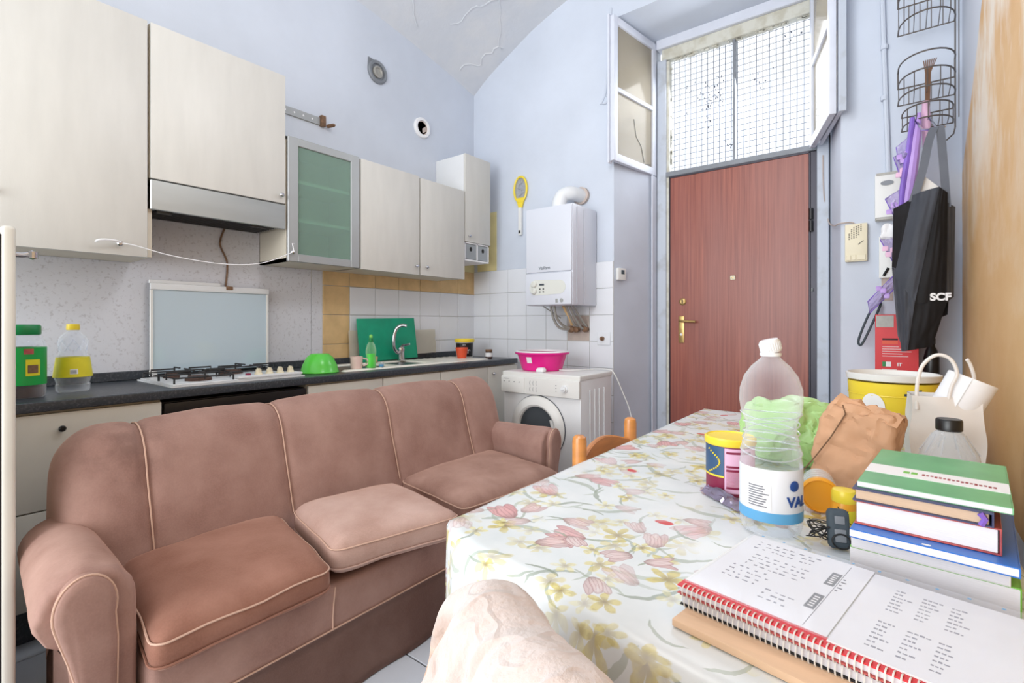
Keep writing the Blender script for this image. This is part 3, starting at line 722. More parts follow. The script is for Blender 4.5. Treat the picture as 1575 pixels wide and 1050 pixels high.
b = B(); tube(b, spline([(-.19, YB-.006, 1.70), (-.21, YB-.01, 1.712), (-.26, YB-.012, 1.712), (-.30, YB+.15, 1.73), (-.36, DY-.02, 1.82), (-.385, DY-.014, 2.0), (-.39, DY-.014, 2.25)], 7), .0038, 6)
setp(obj('intercom_cable', b, 'raw'), 'thin grey cable running from the intercom up the door jamb', 'cable')
t = thing('wall_telephone', 'white wall unit with slim slots half hidden behind the purple bags', 'wall unit', (-.05, YB, 1.8))
b = B(); box(b, -.102, .02, YB-.04, YB-.001, 1.70, 1.945, .006, 2); obj('body', b, 'plastic', t)
b = B(); box(b, -.095, .02, YB-.043, YB-.04, 1.938, 1.95); box(b, -.10, .01, YB-.05, YB-.04, 1.70, 1.716, .003, 1); obj('edge', b, 'pipe', t)
b = B(); lathe(b, [(.028, 0), (.028, .003)], (-.05, YB-.041, 1.895), 18, (0, -1, 0), True, .45); obj('slot', b, 'greyframe', t)
t = thing('meter_cover', 'low white switch cover below the wall unit, behind the black bag', 'switch', (-.05, YB, 1.45))
b = B(); box(b, -.085, .03, YB-.025, YB-.001, 1.40, 1.62, .004, 2); obj('body', b, 'plastic', t)
b = B(); tube(b, [(-.065, YB-.03, 1.41), (-.045, YB-.03, 1.45)], .007, 6); obj('lever', b, 'black', t)

# ---------------------------------------------------------------- kitchen run
XU = -2.67                                   # front plane of the wall cupboards
def cupboard(name, label, y0, y1, z0, z1, knobs=(), front='cream', xf=XU, group=None, side=True, door=True, zd=None):
    t = thing(name, label, 'cabinet', (XL, (y0+y1)/2, z0), group)
    b = B()
    if side:
        for yy in ((y0+.001, y0+.018), (y1-.018, y1-.001)): box(b, XL+.002, xf-.02, yy[0], yy[1], z0, z1)
        box(b, XL+.002, xf-.02, y0+.018, y1-.018, z0, z0+.018); box(b, XL+.002, xf-.02, y0+.018, y1-.018, z1-.018, z1); box(b, XL+.002, XL+.010, y0+.018, y1-.018, z0, z1)
    obj('carcass', b, 'carc', t)
    if door:
        b = B(); box(b, xf-.019, xf, y0+.003, y1-.003, zd if zd else z0-.004, z1+.002, .003, 2); d = obj('door', b, front, t)
        for (ky, kz, km) in knobs: knob((xf, ky, kz), d, km)
    return t
cupboard('wall_cupboard', 'tall cream wall cupboard above the fridge, cut by the left edge of the photo', -.33, .286, 1.46, 2.52, [(.262, 1.655, 'black')])
bigc = cupboard('wall_cupboard', 'tall cream wall cupboard over the green-lidded jar', .29, .762, 1.46, 2.52, [(.655, 1.505, 'chrome')])
b = B(); box(b, XL+.01, XU-.022, .764, .782, 1.46, 1.68, .001, 1); o = obj('end_panel', b, 'carc', bigc)
cupboard('hood_cupboard', 'cream wall cupboard directly above the cooker hood', .768, 1.400, 1.822, 2.52, [(1.37, 1.86, 'chrome')])
t = thing('cooker_hood', 'slim grey metal cooker hood under the wall cupboard', 'cooker hood', (XL, 1.08, 1.66))
b = B(); box(b, XU-.012, XU+.002, .770, 1.398, 1.676, 1.812, .003, 1); obj('front_panel', b, 'steel', t)
b = B(); box(b, XL+.01, XU-.012, .786, 1.396, 1.69, 1.80); obj('body', b, 'alu', t)
for k in range(9):
    b = B(); box(b, XU-.28+k*.028, XU-.268+k*.028, .81, 1.37, 1.683, 1.69); obj('grille_slat', b, 'iron', t)
b = B(); box(b, XU-.03, XU-.012, .80, .86, 1.665, 1.69, .002); box(b, XU-.03, XU-.012, 1.22, 1.30, 1.668, 1.69, .002); obj('switch_strip', b, 'black', t)
# glass-fronted cupboard
t = thing('glass_cupboard', 'wall cupboard with a grey frame and green frosted glass door, empty shelves', 'cabinet', (XL, 1.64, 1.5))
y0, y1, z0, z1 = 1.408, 1.878, 1.505, 2.202
b = B()
for yy in ((y0, y0+.018), (y1-.018, y1)): box(b, XL+.002, XU-.02, yy[0], yy[1], z0, z1)
box(b, XL+.002, XU-.02, y0, y1, z0, z0+.018); box(b, XL+.002, XU-.02, y0, y1, z1-.018, z1); box(b, XL+.002, XL+.01, y0, y1, z0, z1)
obj('carcass', b, 'carc', t)
for z in (1.745, 1.965):
    b = B(); box(b, XL+.01, XU-.03, y0+.018, y1-.018, z-.009, z+.009, .001, 1); obj('shelf', b, 'carc', t)
b = B(); fw = .062
for a in ((y0+.003, y0+.003+fw, z0, z1), (y1-.003-fw, y1-.003, z0, z1), (y0+fw, y1-fw, z0, z0+.045), (y0+fw, y1-fw, z1-.045, z1)): box(b, XU-.02, XU, a[0], a[1], a[2], a[3], .003, 1)
d = obj('door_frame', b, 'alu', t)
b = B(); box(b, XU-.012, XU-.008, y0+fw, y1-fw, z0+.04, z1-.04); obj('pane', b, 'gglass', d)
knob((XU, 1.432, 1.555), d)
b = B()
for z in (1.60, 2.05): box(b, XU-.045, XU-.02, y1-.05, y1-.018, z, z+.03, .003, 1)
obj('hinge', b, 'chrome', t)
cupboard('wall_cupboard', 'cream wall cupboard right of the glass-fronted one', 1.882, 2.372, 1.505, 2.195, [(2.335, 1.56, 'chrome')])
cupboard('wall_cupboard', 'cream wall cupboard beside the narrow tall corner one', 2.376, 2.832, 1.505, 2.187, [(2.43, 1.56, 'chrome')])
# narrow tall corner cupboard with two small grey drawers
t = thing('corner_cupboard', 'narrow tall white corner cupboard with two small grey drawers underneath', 'cabinet', (XL, 2.99, 1.66))
b = B(); box(b, XL+.002, XU-.02, 2.838, 3.135, 1.81, 2.486, .001, 1); obj('carcass', b, 'white', t)
b = B(); box(b, XU-.019, XU, 2.838, 3.138, 1.80, 2.488, .003, 2); d = obj('door', b, 'cream', t); knob((XU, 2.875, 1.845), d)
b = B()
for a in ((2.838, 2.848, 1.66, 1.80), (2.982, 2.992, 1.66, 1.80), (3.118, 3.128, 1.66, 1.80), (2.838, 3.128, 1.652, 1.664), (2.838, 3.128, 1.788, 1.798)): box(b, XL+.01, XU-.008, *a)
obj('drawer_box', b, 'paper', t)
for y in (2.851, 2.995):
    b = B(); box(b, XL+.05, XU-.012, y, y+.128, 1.667, 1.785, .002, 1); d = obj('drawer', b, 'alu', t)
    b = B(); lathe(b, [(.014, 0), (.014, .002)], (XU-.012, y+.062, 1.747), 14, (1, 0, 0), True, 1.3); obj('finger_hole', b, 'dark', d)
# string tied between two cupboard knobs
b = B(); tube(b, spline([(-2.65, .655, 1.505), (-2.635, .70, 1.500), (-2.63, .85, 1.468), (-2.63, 1.06, 1.452), (-2.63, 1.25, 1.475), (-2.645, 1.432, 1.556)], 6), .0022, 5)
tube(b, [(-2.645, 1.432, 1.556), (-2.64, 1.42, 1.60), (-2.65, 1.435, 1.60)], .003, 5)
tube(b, spline([(-2.645, .655, 1.508), (-2.63, .62, 1.512), (-2.63, .58, 1.508), (-2.64, .57, 1.50)], 5), .005, 6)
setp(obj('tied_string', b, 'paper'), 'white string tied between the knobs of the tall cupboard and the glass door', 'string')
b = B(); tube(b, spline([(-2.985, 1.21, 1.69), (-2.98, 1.185, 1.6), (-2.98, 1.222, 1.5), (-2.98, 1.215, 1.37), (-2.95, 1.2, 1.36)], 7), .005, 6)
setp(obj('wall_cable', b, 'copper'), 'brown cable hanging from the cooker hood down to the raised hob lid', 'cable')

# worktop and base units
XB = -2.43
b = B(); box(b, XL+.001, -2.415, -.2, 3.2, .842, .88, .008, 3)
for v in list(b.verts):
    if v.co.y > 3.1 and v.co.x > -2.5: v.co.y -= .02*(v.co.x+2.5)/.085
wt = setp(obj('worktop', b, 'count'), 'long dark slate-look worktop under the hob and the sink', 'worktop')
b = B(); box(b, XL+.007, XL+.022, -.2, 3.2, .8805, .925, .003, 1); obj('upstand', b, 'count', wt)
def base(name, label, y0, y1, fronts, knobs, group=None):
    t = thing(name, label, 'cabinet', (-2.7, (y0+y1)/2, 0), group)
    b = B(); box(b, XL+.03, XB-.022, y0+.001, y1-.001, .135, .841); obj('carcass', b, 'carc', t)
    b = B(); box(b, XB-.08, XB-.065, y0, y1, 0.003, .135); obj('plinth', b, 'count', t)
    for (a, c_, z0, z1, nm) in fronts:
        b = B(); box(b, XB-.02, XB, a+.002, c_-.002, z0, z1, .003, 2); d = obj(nm, b, 'creamcab', t)
        for (ky, kz, km) in knobs:
            if a < ky < c_ and z0 < kz < z1: knob((XB, ky, kz), d, km)
    return t
base('base_cabinet', 'cream base unit with two deep drawers behind the left end of the sofa', .26, .742, [(.26, .742, .487, .832, 'drawer'), (.26, .742, .14, .482, 'drawer')], [(.425, .775, 'black'), (.437, .43, 'black')])
base('base_cabinet', 'cream base unit beside the fridge, out past the left edge', -.2, .256, [(-.2, .256, .14, .832, 'door')], [])
base('base_cabinet', 'cream sink base unit with a drawer front right of the oven', 1.392, 1.868, [(1.392, 1.868, .14, .832, 'door')], [])
base('base_cabinet', 'cream base unit under the green cutting board', 1.870, 2.342, [(1.870, 2.342, .14, .832, 'door')], [])
base('base_cabinet', 'cream base unit under the draining board', 2.344, 2.826, [(2.344, 2.826, .14, .832, 'door')], [])
base('base_cabinet', 'narrow cream base unit at the corner next to the washing machine', 2.828, 3.19, [(2.828, 3.19, .14, .832, 'door')], [(2.88, .78, 'chrome')])
t = thing('oven', 'built-in oven with a black front below the gas hob', 'oven', (-2.7, 1.07, 0))
b = B(); box(b, XL+.05, XB-.03, .75, 1.385, .14, .825); obj('oven_body', b, 'iron', t)
b = B(); box(b, XB-.03, XB-.005, .752, 1.386, .70, .822, .005, 2); pnl = obj('control_panel', b, 'black', t)
for k in range(4): knob((XB-.005, .86+k*.13, .755), pnl, 'black', (1, 0, 0), .018)
b = B(); box(b, XB-.03, XB, .752, 1.386, .16, .69, .006, 2); dd = obj('oven_door', b, 'black', t)
b = B(); tube(b, [(XB, .80, .65), (XB+.035, .80, .65), (XB+.035, 1.34, .65), (XB, 1.34, .65)], .009, 8); obj('handle', b, 'steel', dd)
b = B(); box(b, XB-.08, XB-.065, .745, 1.39, .003, .135); obj('plinth', b, 'count', t)
# hob
t = thing('gas_hob', 'white enamel gas hob with black pan supports and four knobs', 'hob', (-2.7, 1.09, .88))
b = B(); prism(b, [(-2.475, .79, .8805), (-2.475, 1.40, .8805), (-2.93, 1.40, .8805), (-2.93, .79, .8805)], (0, 0, .006))
box(b, -2.92, -2.49, .80, 1.39, .8865, .893, .004, 2); obj('enamel_plate', b, 'white', t)
b = B(); box(b, -2.575, -2.485, 1.07, 1.395, .893, .905, .006, 2)
cpn = obj('knob_strip', b, 'white', t)
for k, y in enumerate((1.135, 1.185, 1.24, 1.295, 1.35)):
    b = B(); x = -2.53
    if k == 0: lathe(b, [(.013, 0), (.012, .008), (.001, .010)], (x, y, .905), 14)
    else:
        lathe(b, [(.020, 0), (.018, .006), (.015, .008), (.013, .024), (.001, .026)], (x, y, .905), 18)
        box(b, x-.015, x+.015, y-.003, y+.003, .928, .936, .001, 1)
    obj('knob', b, 'maroon' if k == 0 else 'ivory', cpn)
for (x, y, r) in ((-2.60, .94, .055), (-2.82, .90, .035), (-2.80, 1.18, .045), (-2.72, 1.10, .026)):
    b = B(); lathe(b, [(r, 0), (r, .010), (r*.92, .013), (r*.8, .013)], (x, y, .893), 24); lathe(b, [(r*.8, .012), (r*.78, .022), (.001, .024)], (x, y, .893), 24); obj('burner', b, 'rust', t)
for (x0, x1, y0, y1) in ((-2.905, -2.70, .81, 1.07), (-2.695, -2.505, .81, 1.055), (-2.905, -2.62, 1.09, 1.38)):
    b = B(); z = .925; r = .0042
    tube(b, [(x0, y0, z-.008), (x1, y0, z-.008), (x1, y1, z-.008), (x0, y1, z-.008)], r, 6, True)
    mx, my = (x0+x1)/2, (y0+y1)/2
    for (a, c_) in (((x0, my), (mx-.03, my)), ((x1, my), (mx+.03, my)), ((mx, y0), (mx, my-.03)), ((mx, y1), (mx, my+.03))):
        tube(b, [(a[0], a[1], z-.02), (a[0], a[1], z+.012), (c_[0], c_[1], z+.012)], r, 6)
    for p in ((x0, y0), (x1, y0), (x1, y1), (x0, y1)): tube(b, [(p[0], p[1], z-.008), (p[0], p[1], .8935)], r, 6)
    obj('pan_support', b, 'iron', t)
t = thing('hob_lid', 'raised pale blue glass lid behind the hob with a white top bar', 'hob lid', (-2.95, 1.13, .9))
b = B(); box(b, -2.955, -2.947, .858, 1.428, .905, 1.345, .002, 1); obj('glass_panel', b, 'lidgl', t)
b = B(); box(b, -2.96, -2.938, .848, 1.438, 1.330, 1.362, .004, 2); box(b, -2.972, -2.96, .848, 1.18, 1.362, 1.38, .002, 1); obj('top_bar', b, 'white', t)
b = B(); box(b, -2.958, -2.944, .848, .862, .90, 1.33, .002, 1); obj('side_profile', b, 'plastic', t)
b = B(); box(b, -2.958, -2.944, 1.424, 1.438, .90, 1.33, .002, 1); obj('side_profile', b, 'plastic', t)
b = B(); box(b, -2.972, -2.93, .85, .875, .894, .925, .003, 1); obj('hinge_block', b, 'plastic', t)
b = B(); box(b, -2.945, -2.932, 1.20, 1.235, 1.345, 1.365, .004, 2); obj('clip', b, 'copper', t)

# sink, splash board, tap and the green board
t = thing('sink', 'cream resin sink with a draining board set into the dark worktop', 'sink', (-2.7, 2.2, .87))
b = B()
def sinkz(x, y):
    z = .890
    for (cx, cy, rx, ry, d) in ((-2.70, 1.86, .16, .19, .12), (-2.70, 2.24, .15, .14, .10)):
        q = max(abs(x-cx)/rx, abs(y-cy)/ry); z -= d*min(1, max(0, (1-q)*7))*(q < 1)
    if y > 2.45: z -= .004+.002*math.sin(y*90)
    return z
grid(b, lambda a, c_: (lambda x, y: Vector((x, y, sinkz(x, y)-(.0095 if c_ in (0, 1) or a in (0, 1) else 0))))(-2.93+.43*c_, 1.66+1.27*a), 96, 34)
obj('basin', b, 'sinkm', t)
b = B()
for (cx, cy) in ((-2.70, 1.86), (-2.70, 2.24)): lathe(b, [(.03, 0), (.028, .004), (.012, .004)], (cx, cy, .78 if cy < 2 else .795), 16)
obj('drain', b, 'chrome', t)
b = B(); grid(b, lambda a, c_: Vector((-2.962+.014*(1-c_)+.006*noise.noise(Vector((a*6, c_*4, 1))), 1.99+.80*a+.01*noise.noise(Vector((0, c_*7, 5)))*(a > .9), .925+.185*c_+.004*noise.noise(Vector((a*9, 0, 2))))), 20, 8)
for f in list(b.faces): pass
bmesh.ops.solidify(b, geom=b.faces[:], thickness=.008)
setp(obj('splash_board', b, 'sinkm'), 'cream splash board leaning on the wall tiles behind the tap, right edge chipped', 'board')
t = thing('mixer_tap', 'chrome single-lever mixer tap with a raised curved spout', 'tap', (-2.86, 2.36, .89))
b = B(); lathe(b, [(.030, 0), (.030, .006), (.024, .012), (.023, .06), (.026, .075), (.024, .095), (.010, .105), (.001, .106)], (-2.86, 2.36, .888), 20); obj('body', b, 'chrome', t)
b = B(); tube(b, spline([(-2.86, 2.345, .945), (-2.85, 2.31, .955), (-2.835, 2.275, .99), (-2.83, 2.27, 1.06), (-2.82, 2.285, 1.12), (-2.79, 2.31, 1.145), (-2.765, 2.33, 1.14)], 6), .0125, 12); obj('spout', b, 'chrome', t)
b = B(); tube(b, [(-2.86, 2.36, .985), (-2.845, 2.37, 1.0), (-2.80, 2.39, 1.01)], [.014, .011, .007], 8); obj('lever', b, 'chrome', t)
t = thing('cutting_board', 'large green plastic cutting board leaning on the wall behind the tap', 'cutting board', (-2.92, 2.3, .9))
Mb = Matrix.Translation((-2.905, 2.30, .896)) @ Matrix.Rotation(math.radians(-7), 4, 'Y') @ Matrix.Rotation(math.radians(1.0), 4, 'X')
b = B(); box(b, -.006, .006, -.255, .255, 0, .302, .003, 2, Mb); obj('board', b, 'boardg', t)
b = B(); tube(b, [(-2.855, 2.13, .889), (-2.855, 2.13, .93)], [.014, .018], 10); setp(obj('cork_stopper', b, 'tan'), 'small beige stopper standing behind the soap bottle', 'stopper')
# small things on the worktop
def pet(name, label, cat, c, prof, m, seg=28):
    t = thing(name, label, cat, c); b = B(); lathe(b, prof, c, seg, (0, 0, 1), False)
    bmesh.ops.contextual_create(b, geom=[e for e in b.edges if len(e.link_faces) == 1 and min(v.co.z for v in e.verts) < c[2]+.002])
    obj('body', b, m, t); return t
def cyl(par, nm, c, prof, m, seg=28, axis=(0, 0, 1)):
    b = B(); lathe(b, prof, c, seg, axis); return obj(nm, b, m, par)
c = (-2.60, .345, .8805)
t = pet('preserve_jar', 'big plastic jar with dark green lid and green label by the fridge', 'jar', c, [(.062, .001), (.066, .01), (.066, .19), (.062, .215), (.045, .235), (.043, .24)], 'clear')
cyl(t, 'lid', c, [(.05, .236), (.052, .24), (.052, .268), (.048, .274), (.001, .275)], 'capg')
b = B(); lathe(b, [(.0675, .05), (.0678, .19)], c, 32, cap=False); lb = obj('label', b, 'labelg', t)
cyl(t, 'contents', c, [(.060, .004), (.062, .04), (.05, .052), (.001, .055)], 'food')
a0 = math.atan2(0-c[1], 0-c[0])
for (a1, a2, z0, z1, m, nm) in ((.12, .75, .085, .145, 'ylabel', 'picture'), (.2, .65, .095, .125, 'copper', 'picture_food'), (.05, .45, .165, .185, 'redb', 'red_flash'), (-.7, -.25, .115, .13, 'ylabel', 'yellow_flash')):
    b = B(); R = .0686 if nm != 'picture_food' else .0692; band(b, c, R, R, c[2]+z0, c[2]+z1, a0+a1, a0+a2, 8, 1); obj(nm, b, m, lb)
c = (-2.68, .505, .8805)
t = pet('oil_bottle', 'clear oil bottle with yellow cap and yellow label beside the jar', 'bottle', c, [(.050, .001), (.054, .008), (.055, .03), (.052, .034), (.056, .05), (.060, .06), (.052, .14), (.044, .16), (.045, .175), (.048, .20), (.042, .225), (.028, .24), (.018, .25), (.018, .262)], 'clear')
cyl(t, 'cap', c, [(.021, .252), (.022, .256), (.021, .276), (.001, .277)], 'yellow')
b = B(); lathe(b, [(.0635, .062), (.0535, .142)], c, 32, cap=False); lb = obj('label', b, 'ylabel', t)
a0 = math.atan2(-c[1], -c[0])
b = B(); band(b, c, .0622, .0597, c[2]+.075, c[2]+.095, a0-.15, a0+.25, 8, 1); bc = obj('barcode_panel', b, 'paper', lb)
b = B()
for k in range(9): band(b, c, .0628, .0603, c[2]+.077, c[2]+.092, a0-.12+k*.035, a0-.12+k*.035+.016, 1, 1)
obj('barcode_lines', b, 'inkd', lb)
b = B()
for k in range(8):
    a = 2*PI*k/8; tube(b, [(c[0]+math.cos(a+j*.16)*(.0455+.003*math.sin(j/5*PI)), c[1]+math.sin(a+j*.16)*(.0455+.003*math.sin(j/5*PI)), c[2]+.165+j*.012) for j in range(5)], .0022, 5)
obj('spiral_rib', b, 'clear', t)
c = (-2.60, 1.56, .881)
b = B(); lathe(b, [(.103, .0), (.105, .002), (.105, .006), (.100, .012), (.094, .04), (.072, .085), (.05, .104), (.048, .106), (.001, .104)], c, 40)
setp(obj('plastic_bowl', b, 'greenp'), 'green plastic bowl turned upside down beside the hob', 'bowl')
c = (-2.63, 1.81, .7725)
t = thing('mug', 'pale pink mug standing in the sink', 'mug', (c[0], c[1], .7725))
c = (-2.560, 1.775, .8865)
t.location = c; t['label'] = 'pale pink mug standing on the sink rim'
b = B(); lathe(b, [(.030, 0), (.034, .004), (.037, .075), (.034, .075), (.031, .01), (.001, .008)], c, 28); obj('cup', b, 'mug', t)
b = B(); tube(b, spline([(c[0]+.020, c[1]+.03, c[2]+.062), (c[0]+.03, c[1]+.055, c[2]+.055), (c[0]+.03, c[1]+.058, c[2]+.03), (c[0]+.02, c[1]+.032, c[2]+.018)], 5), .005, 8); obj('handle', b, 'mug', t)
c = (-2.535, 1.86, .8865)
t = pet('soap_bottle', 'washing-up liquid bottle half full of green soap on the sink rim', 'bottle', c, [(.028, .001), (.031, .006), (.031, .05), (.028, .07), (.031, .095), (.030, .115), (.022, .145), (.012, .16), (.011, .168)], 'cleargreen')
cyl(t, 'liquid', c, [(.026, .004), (.029, .008), (.029, .05), (.026, .07), (.029, .09), (.001, .091)], 'greenliq')
cyl(t, 'collar', c, [(.013, .160), (.014, .164), (.013, .182), (.009, .186), (.001, .187)], 'capg'); cyl(t, 'nozzle', c, [(.010, .186), (.010, .198), (.006, .204), (.001, .205)], 'lgreen')
t = thing('sponge_cup', 'tiny clear cup beside the green soap bottle', 'cup', (-2.52, 1.925, .8865)); c = (-2.52, 1.925, .8865)
b = B(); lathe(b, [(.012, 0), (.016, .03), (.014, .03), (.011, .003)], c, 16); obj('cup', b, 'hazy', t); cyl(t, 'print', c, [(.0145, .008), (.016, .02)], 'bluel', 16)
c = (-2.73, 2.86, .8805)
t = thing('flower_pot', 'small terracotta-orange plastic pot in front of the mayonnaise tub', 'pot', c)
b = B(); lathe(b, [(.034, 0), (.047, .075), (.050, .076), (.050, .088), (.045, .088), (.032, .006), (.001, .006)], c, 28); obj('pot', b, 'orange', t)
c = (-2.80, 2.965, .8805)
t = thing('mayonnaise_tub', 'black and white mayonnaise tub with a yellow lid in the corner', 'tub', c)
cyl(t, 'tub', c, [(.066, 0), (.068, .004), (.075, .13)], 'plastic', 36)
cyl(t, 'lid', c, [(.080, .128), (.081, .132), (.081, .15), (.076, .155), (.001, .153)], 'yellow', 36)
a0 = math.atan2(-c[1], -c[0])
b = B(); band(b, c, .0688, .0752, c[2]+.012, c[2]+.122, a0-1.15, a0+1.2, 24, 1); lb = obj('label', b, 'black', t)
text('Maionese', (0, 0, 0), (1, 0, 0), (0, 0, 1), .029, 'paper', lb, cyl=((c[0], c[1], c[2]+.055), .0725, a0-.85), bold=.001)
text('***', (0, 0, 0), (1, 0, 0), (0, 0, 1), .02, 'paper', lb, 'emblem', cyl=((c[0], c[1], c[2]+.095), .0745, a0-.2))
b = B(); band(b, c, .0708, .0712, c[2]+.04, c[2]+.045, a0-.5, a0+.5, 10, 1); obj('label_line', b, 'paper', lb)
c = (-2.585, 3.02, .8805)
t = thing('small_jar', 'little jar with a brown lid near the worktop end', 'jar', c)
cyl(t, 'glass', c, [(.027, 0), (.029, .004), (.029, .05), (.026, .056), (.001, .057)], 'food'); cyl(t, 'lid', c, [(.027, .056), (.028, .058), (.028, .072), (.001, .073)], 'copper')
b = B(); lathe(b, [(.0295, .014), (.0295, .046)], c, 24, cap=False); obj('label', b, 'paper', t)

# fridge at the left edge, its door side facing the room
t = thing('fridge', 'off-white fridge at the left edge, rounded door seen from its side', 'fridge', (-2.15, -.1, 0))
b = B(); box(b, -2.40, -1.91, -.38, .205, .02, 1.41, .01, 2); obj('cabinet', b, 'creamcab', t)
b = B(); box(b, -2.40, -1.905, .203, .211, .06, 1.40); obj('door_seal', b, 'dark', t)
b = B(); box(b, -2.40, -1.90, .211, .240, .05, 1.425, .012, 4); fd = obj('door', b, 'creamcab', t)
b = B(); tube(b, spline([(-2.05, .238, 1.362), (-2.05, .27, 1.362), (-2.05, .285, 1.366), (-2.05, .296, 1.372)], 5), .0075, 10); lathe(b, [(.001, -.012), (.012, -.008), (.012, .012), (.001, .014)], (-2.05, .294, 1.362), 14); obj('handle', b, 'chrome', fd)
for x in (-2.36, -1.95):
    for y in (-.34, .17):
        b = B(); lathe(b, [(.02, 0), (.02, .021)], (x, y, .003), 10); obj('foot', b, 'black', t)

# washing machine
t = thing('washing_machine', 'slim white front-loading washing machine against the tiled wall', 'washing machine', (-1.82, 2.85, 0))
b = B(); box(b, -2.118, -1.522, 2.632, 3.04, .03, .812, .006, 2); obj('casing', b, 'white', t)
b = B(); box(b, -2.121, -1.519, 2.618, 3.05, .808, .840, .010, 3); obj('lid', b, 'plastic', t)
b = B(); box(b, -2.121, -1.519, 2.606, 2.634, .700, .812, .008, 3); cpn = obj('control_panel', b, 'plastic', t)
b = B(); box(b, -2.117, -1.925, 2.600, 2.608, .704, .806, .004, 2); dt = obj('detergent_drawer', b, 'plastic', cpn)
for k in range(4):
    b = B(); lathe(b, [(.0035, 0), (.003, .002)], (-2.09+k*.042, 2.600, .775), 8, (0, -1, 0)); obj('symbol', b, 'inkd', cpn)
b = B(); box(b, -2.09, -2.05, 2.5993, 2.600, .792, .795); obj('lettering', b, 'ink', cpn)
b = B(); lathe(b, [(.026, 0), (.024, .008), (.020, .010), (.018, .022), (.001, .023)], (-1.62, 2.606, .755), 24, (0, -1, 0)); box(b, -1.632, -1.608, 2.576, 2.584, .751, .759, .001, 1, ); obj('dial', b, 'white', cpn)
b = B()
for i in range(3):
    for k in range(2): tube(b, [(-1.88+i*.025, 2.6055, .79-k*.04), (-1.885+i*.025, 2.6055, .775-k*.04), (-1.88+i*.025, 2.6055, .76-k*.04)], .001, 4)
for k in range(3): box(b, -1.685, -1.68, 2.605, 2.606, .735+k*.018, .74+k*.018)
obj('print', b, 'ink', cpn)
dc = (-1.835, 2.632, .49)
b = B(); lathe(b, [(.205, 0), (.205, .012), (.19, .026), (.15, .034), (.138, .026), (.132, .006)], dc, 48, (0, -1, 0), False); dring = obj('door', b, 'plastic', t)
b = B(); lathe(b, [(.206, 0), (.209, .004), (.206, .008)], dc, 48, (0, -1, 0), False); obj('door_gap', b, 'ink', t)
b = B(); lathe(b, [(.134, .006), (.134, -.01)], dc, 40, (0, -1, 0), False); lathe(b, [(.132, -.004), (.09, -.03), (.001, -.04)], dc, 40, (0, -1, 0), False)
b2 = B(); lathe(b2, [(.134, .008), (.115, .0), (.09, -.001), (.001, .002)], (dc[0], dc[1]-.004, dc[2]), 40, (0, -1, 0), False); obj('porthole_glass', b2, 'smoke', dring)
obj('drum', b, 'iron', dring)
b = B(); prism(b, [(dc[0]+.10, 2.612, dc[2]+.06), (dc[0]+.145, 2.606, dc[2]+.06), (dc[0]+.145, 2.606, dc[2]-.06), (dc[0]+.10, 2.612, dc[2]-.06), (dc[0]+.115, 2.612, dc[2])], (0, .012, 0)); obj('door_catch', b, 'plastic', dring)
for y in (2.74, 2.80, 2.86, 2.925):
    b = B(); box(b, -1.524, -1.516, y, y+.012, .12, .745, .004, 1); obj('side_rib', b, 'white', t)
for x in (-2.08, -1.56):
    for y in (2.67, 3.0):
        b = B(); lathe(b, [(.02, 0), (.015, .03)], (x, y, .003), 10); obj('foot', b, 'black', t)
b = B(); tube(b, spline([(-1.80, 2.83, .847), (-1.72, 2.85, .848), (-1.64, 3.0, .849), (-1.56, 3.04, .85), (-1.50, 3.03, .83), (-1.46, 3.08, .70), (-1.42, 3.12, .55), (-1.41, 3.14, .35), (-1.42, 3.15, .1)], 6), .004, 6)
setp(obj('power_cord', b, 'plastic'), 'thin white power cord trailing over the washing machine and down its side', 'cord')
c = (-1.94, 2.83, .8405)
t = thing('plastic_basin', 'hot pink round basin with a white lining rim on the washing machine', 'basin', c)
b = B(); lathe(b, [(.130, 0), (.138, .006), (.168, .105), (.186, .112), (.188, .122), (.182, .124), (.165, .112), (.135, .010), (.001, .008)], c, 48); obj('bowl', b, 'pink', t)
b = B(); lathe(b, [(.182, .1245), (.176, .132), (.165, .132), (.162, .118)], c, 48, cap=False); obj('white_rim', b, 'white', t)
a0 = math.atan2(-c[1], -c[0])-.55
b = B(); band(b, c, .1545, .1675, c[2]+.055, c[2]+.095, a0-.14, a0+.1, 6, 2); obj('sticker', b, 'paper', t)
b = B(); r_ = rquad(b, [(-1.875, 2.66), (-1.815, 2.655), (-1.81, 2.70), (-1.87, 2.705)], .841, .866, .012, 6, 2, .006, .008, 4)
setp(obj('crumpled_tissue', b, 'paper'), 'crumpled white scrap in front of the pink basin', 'tissue')

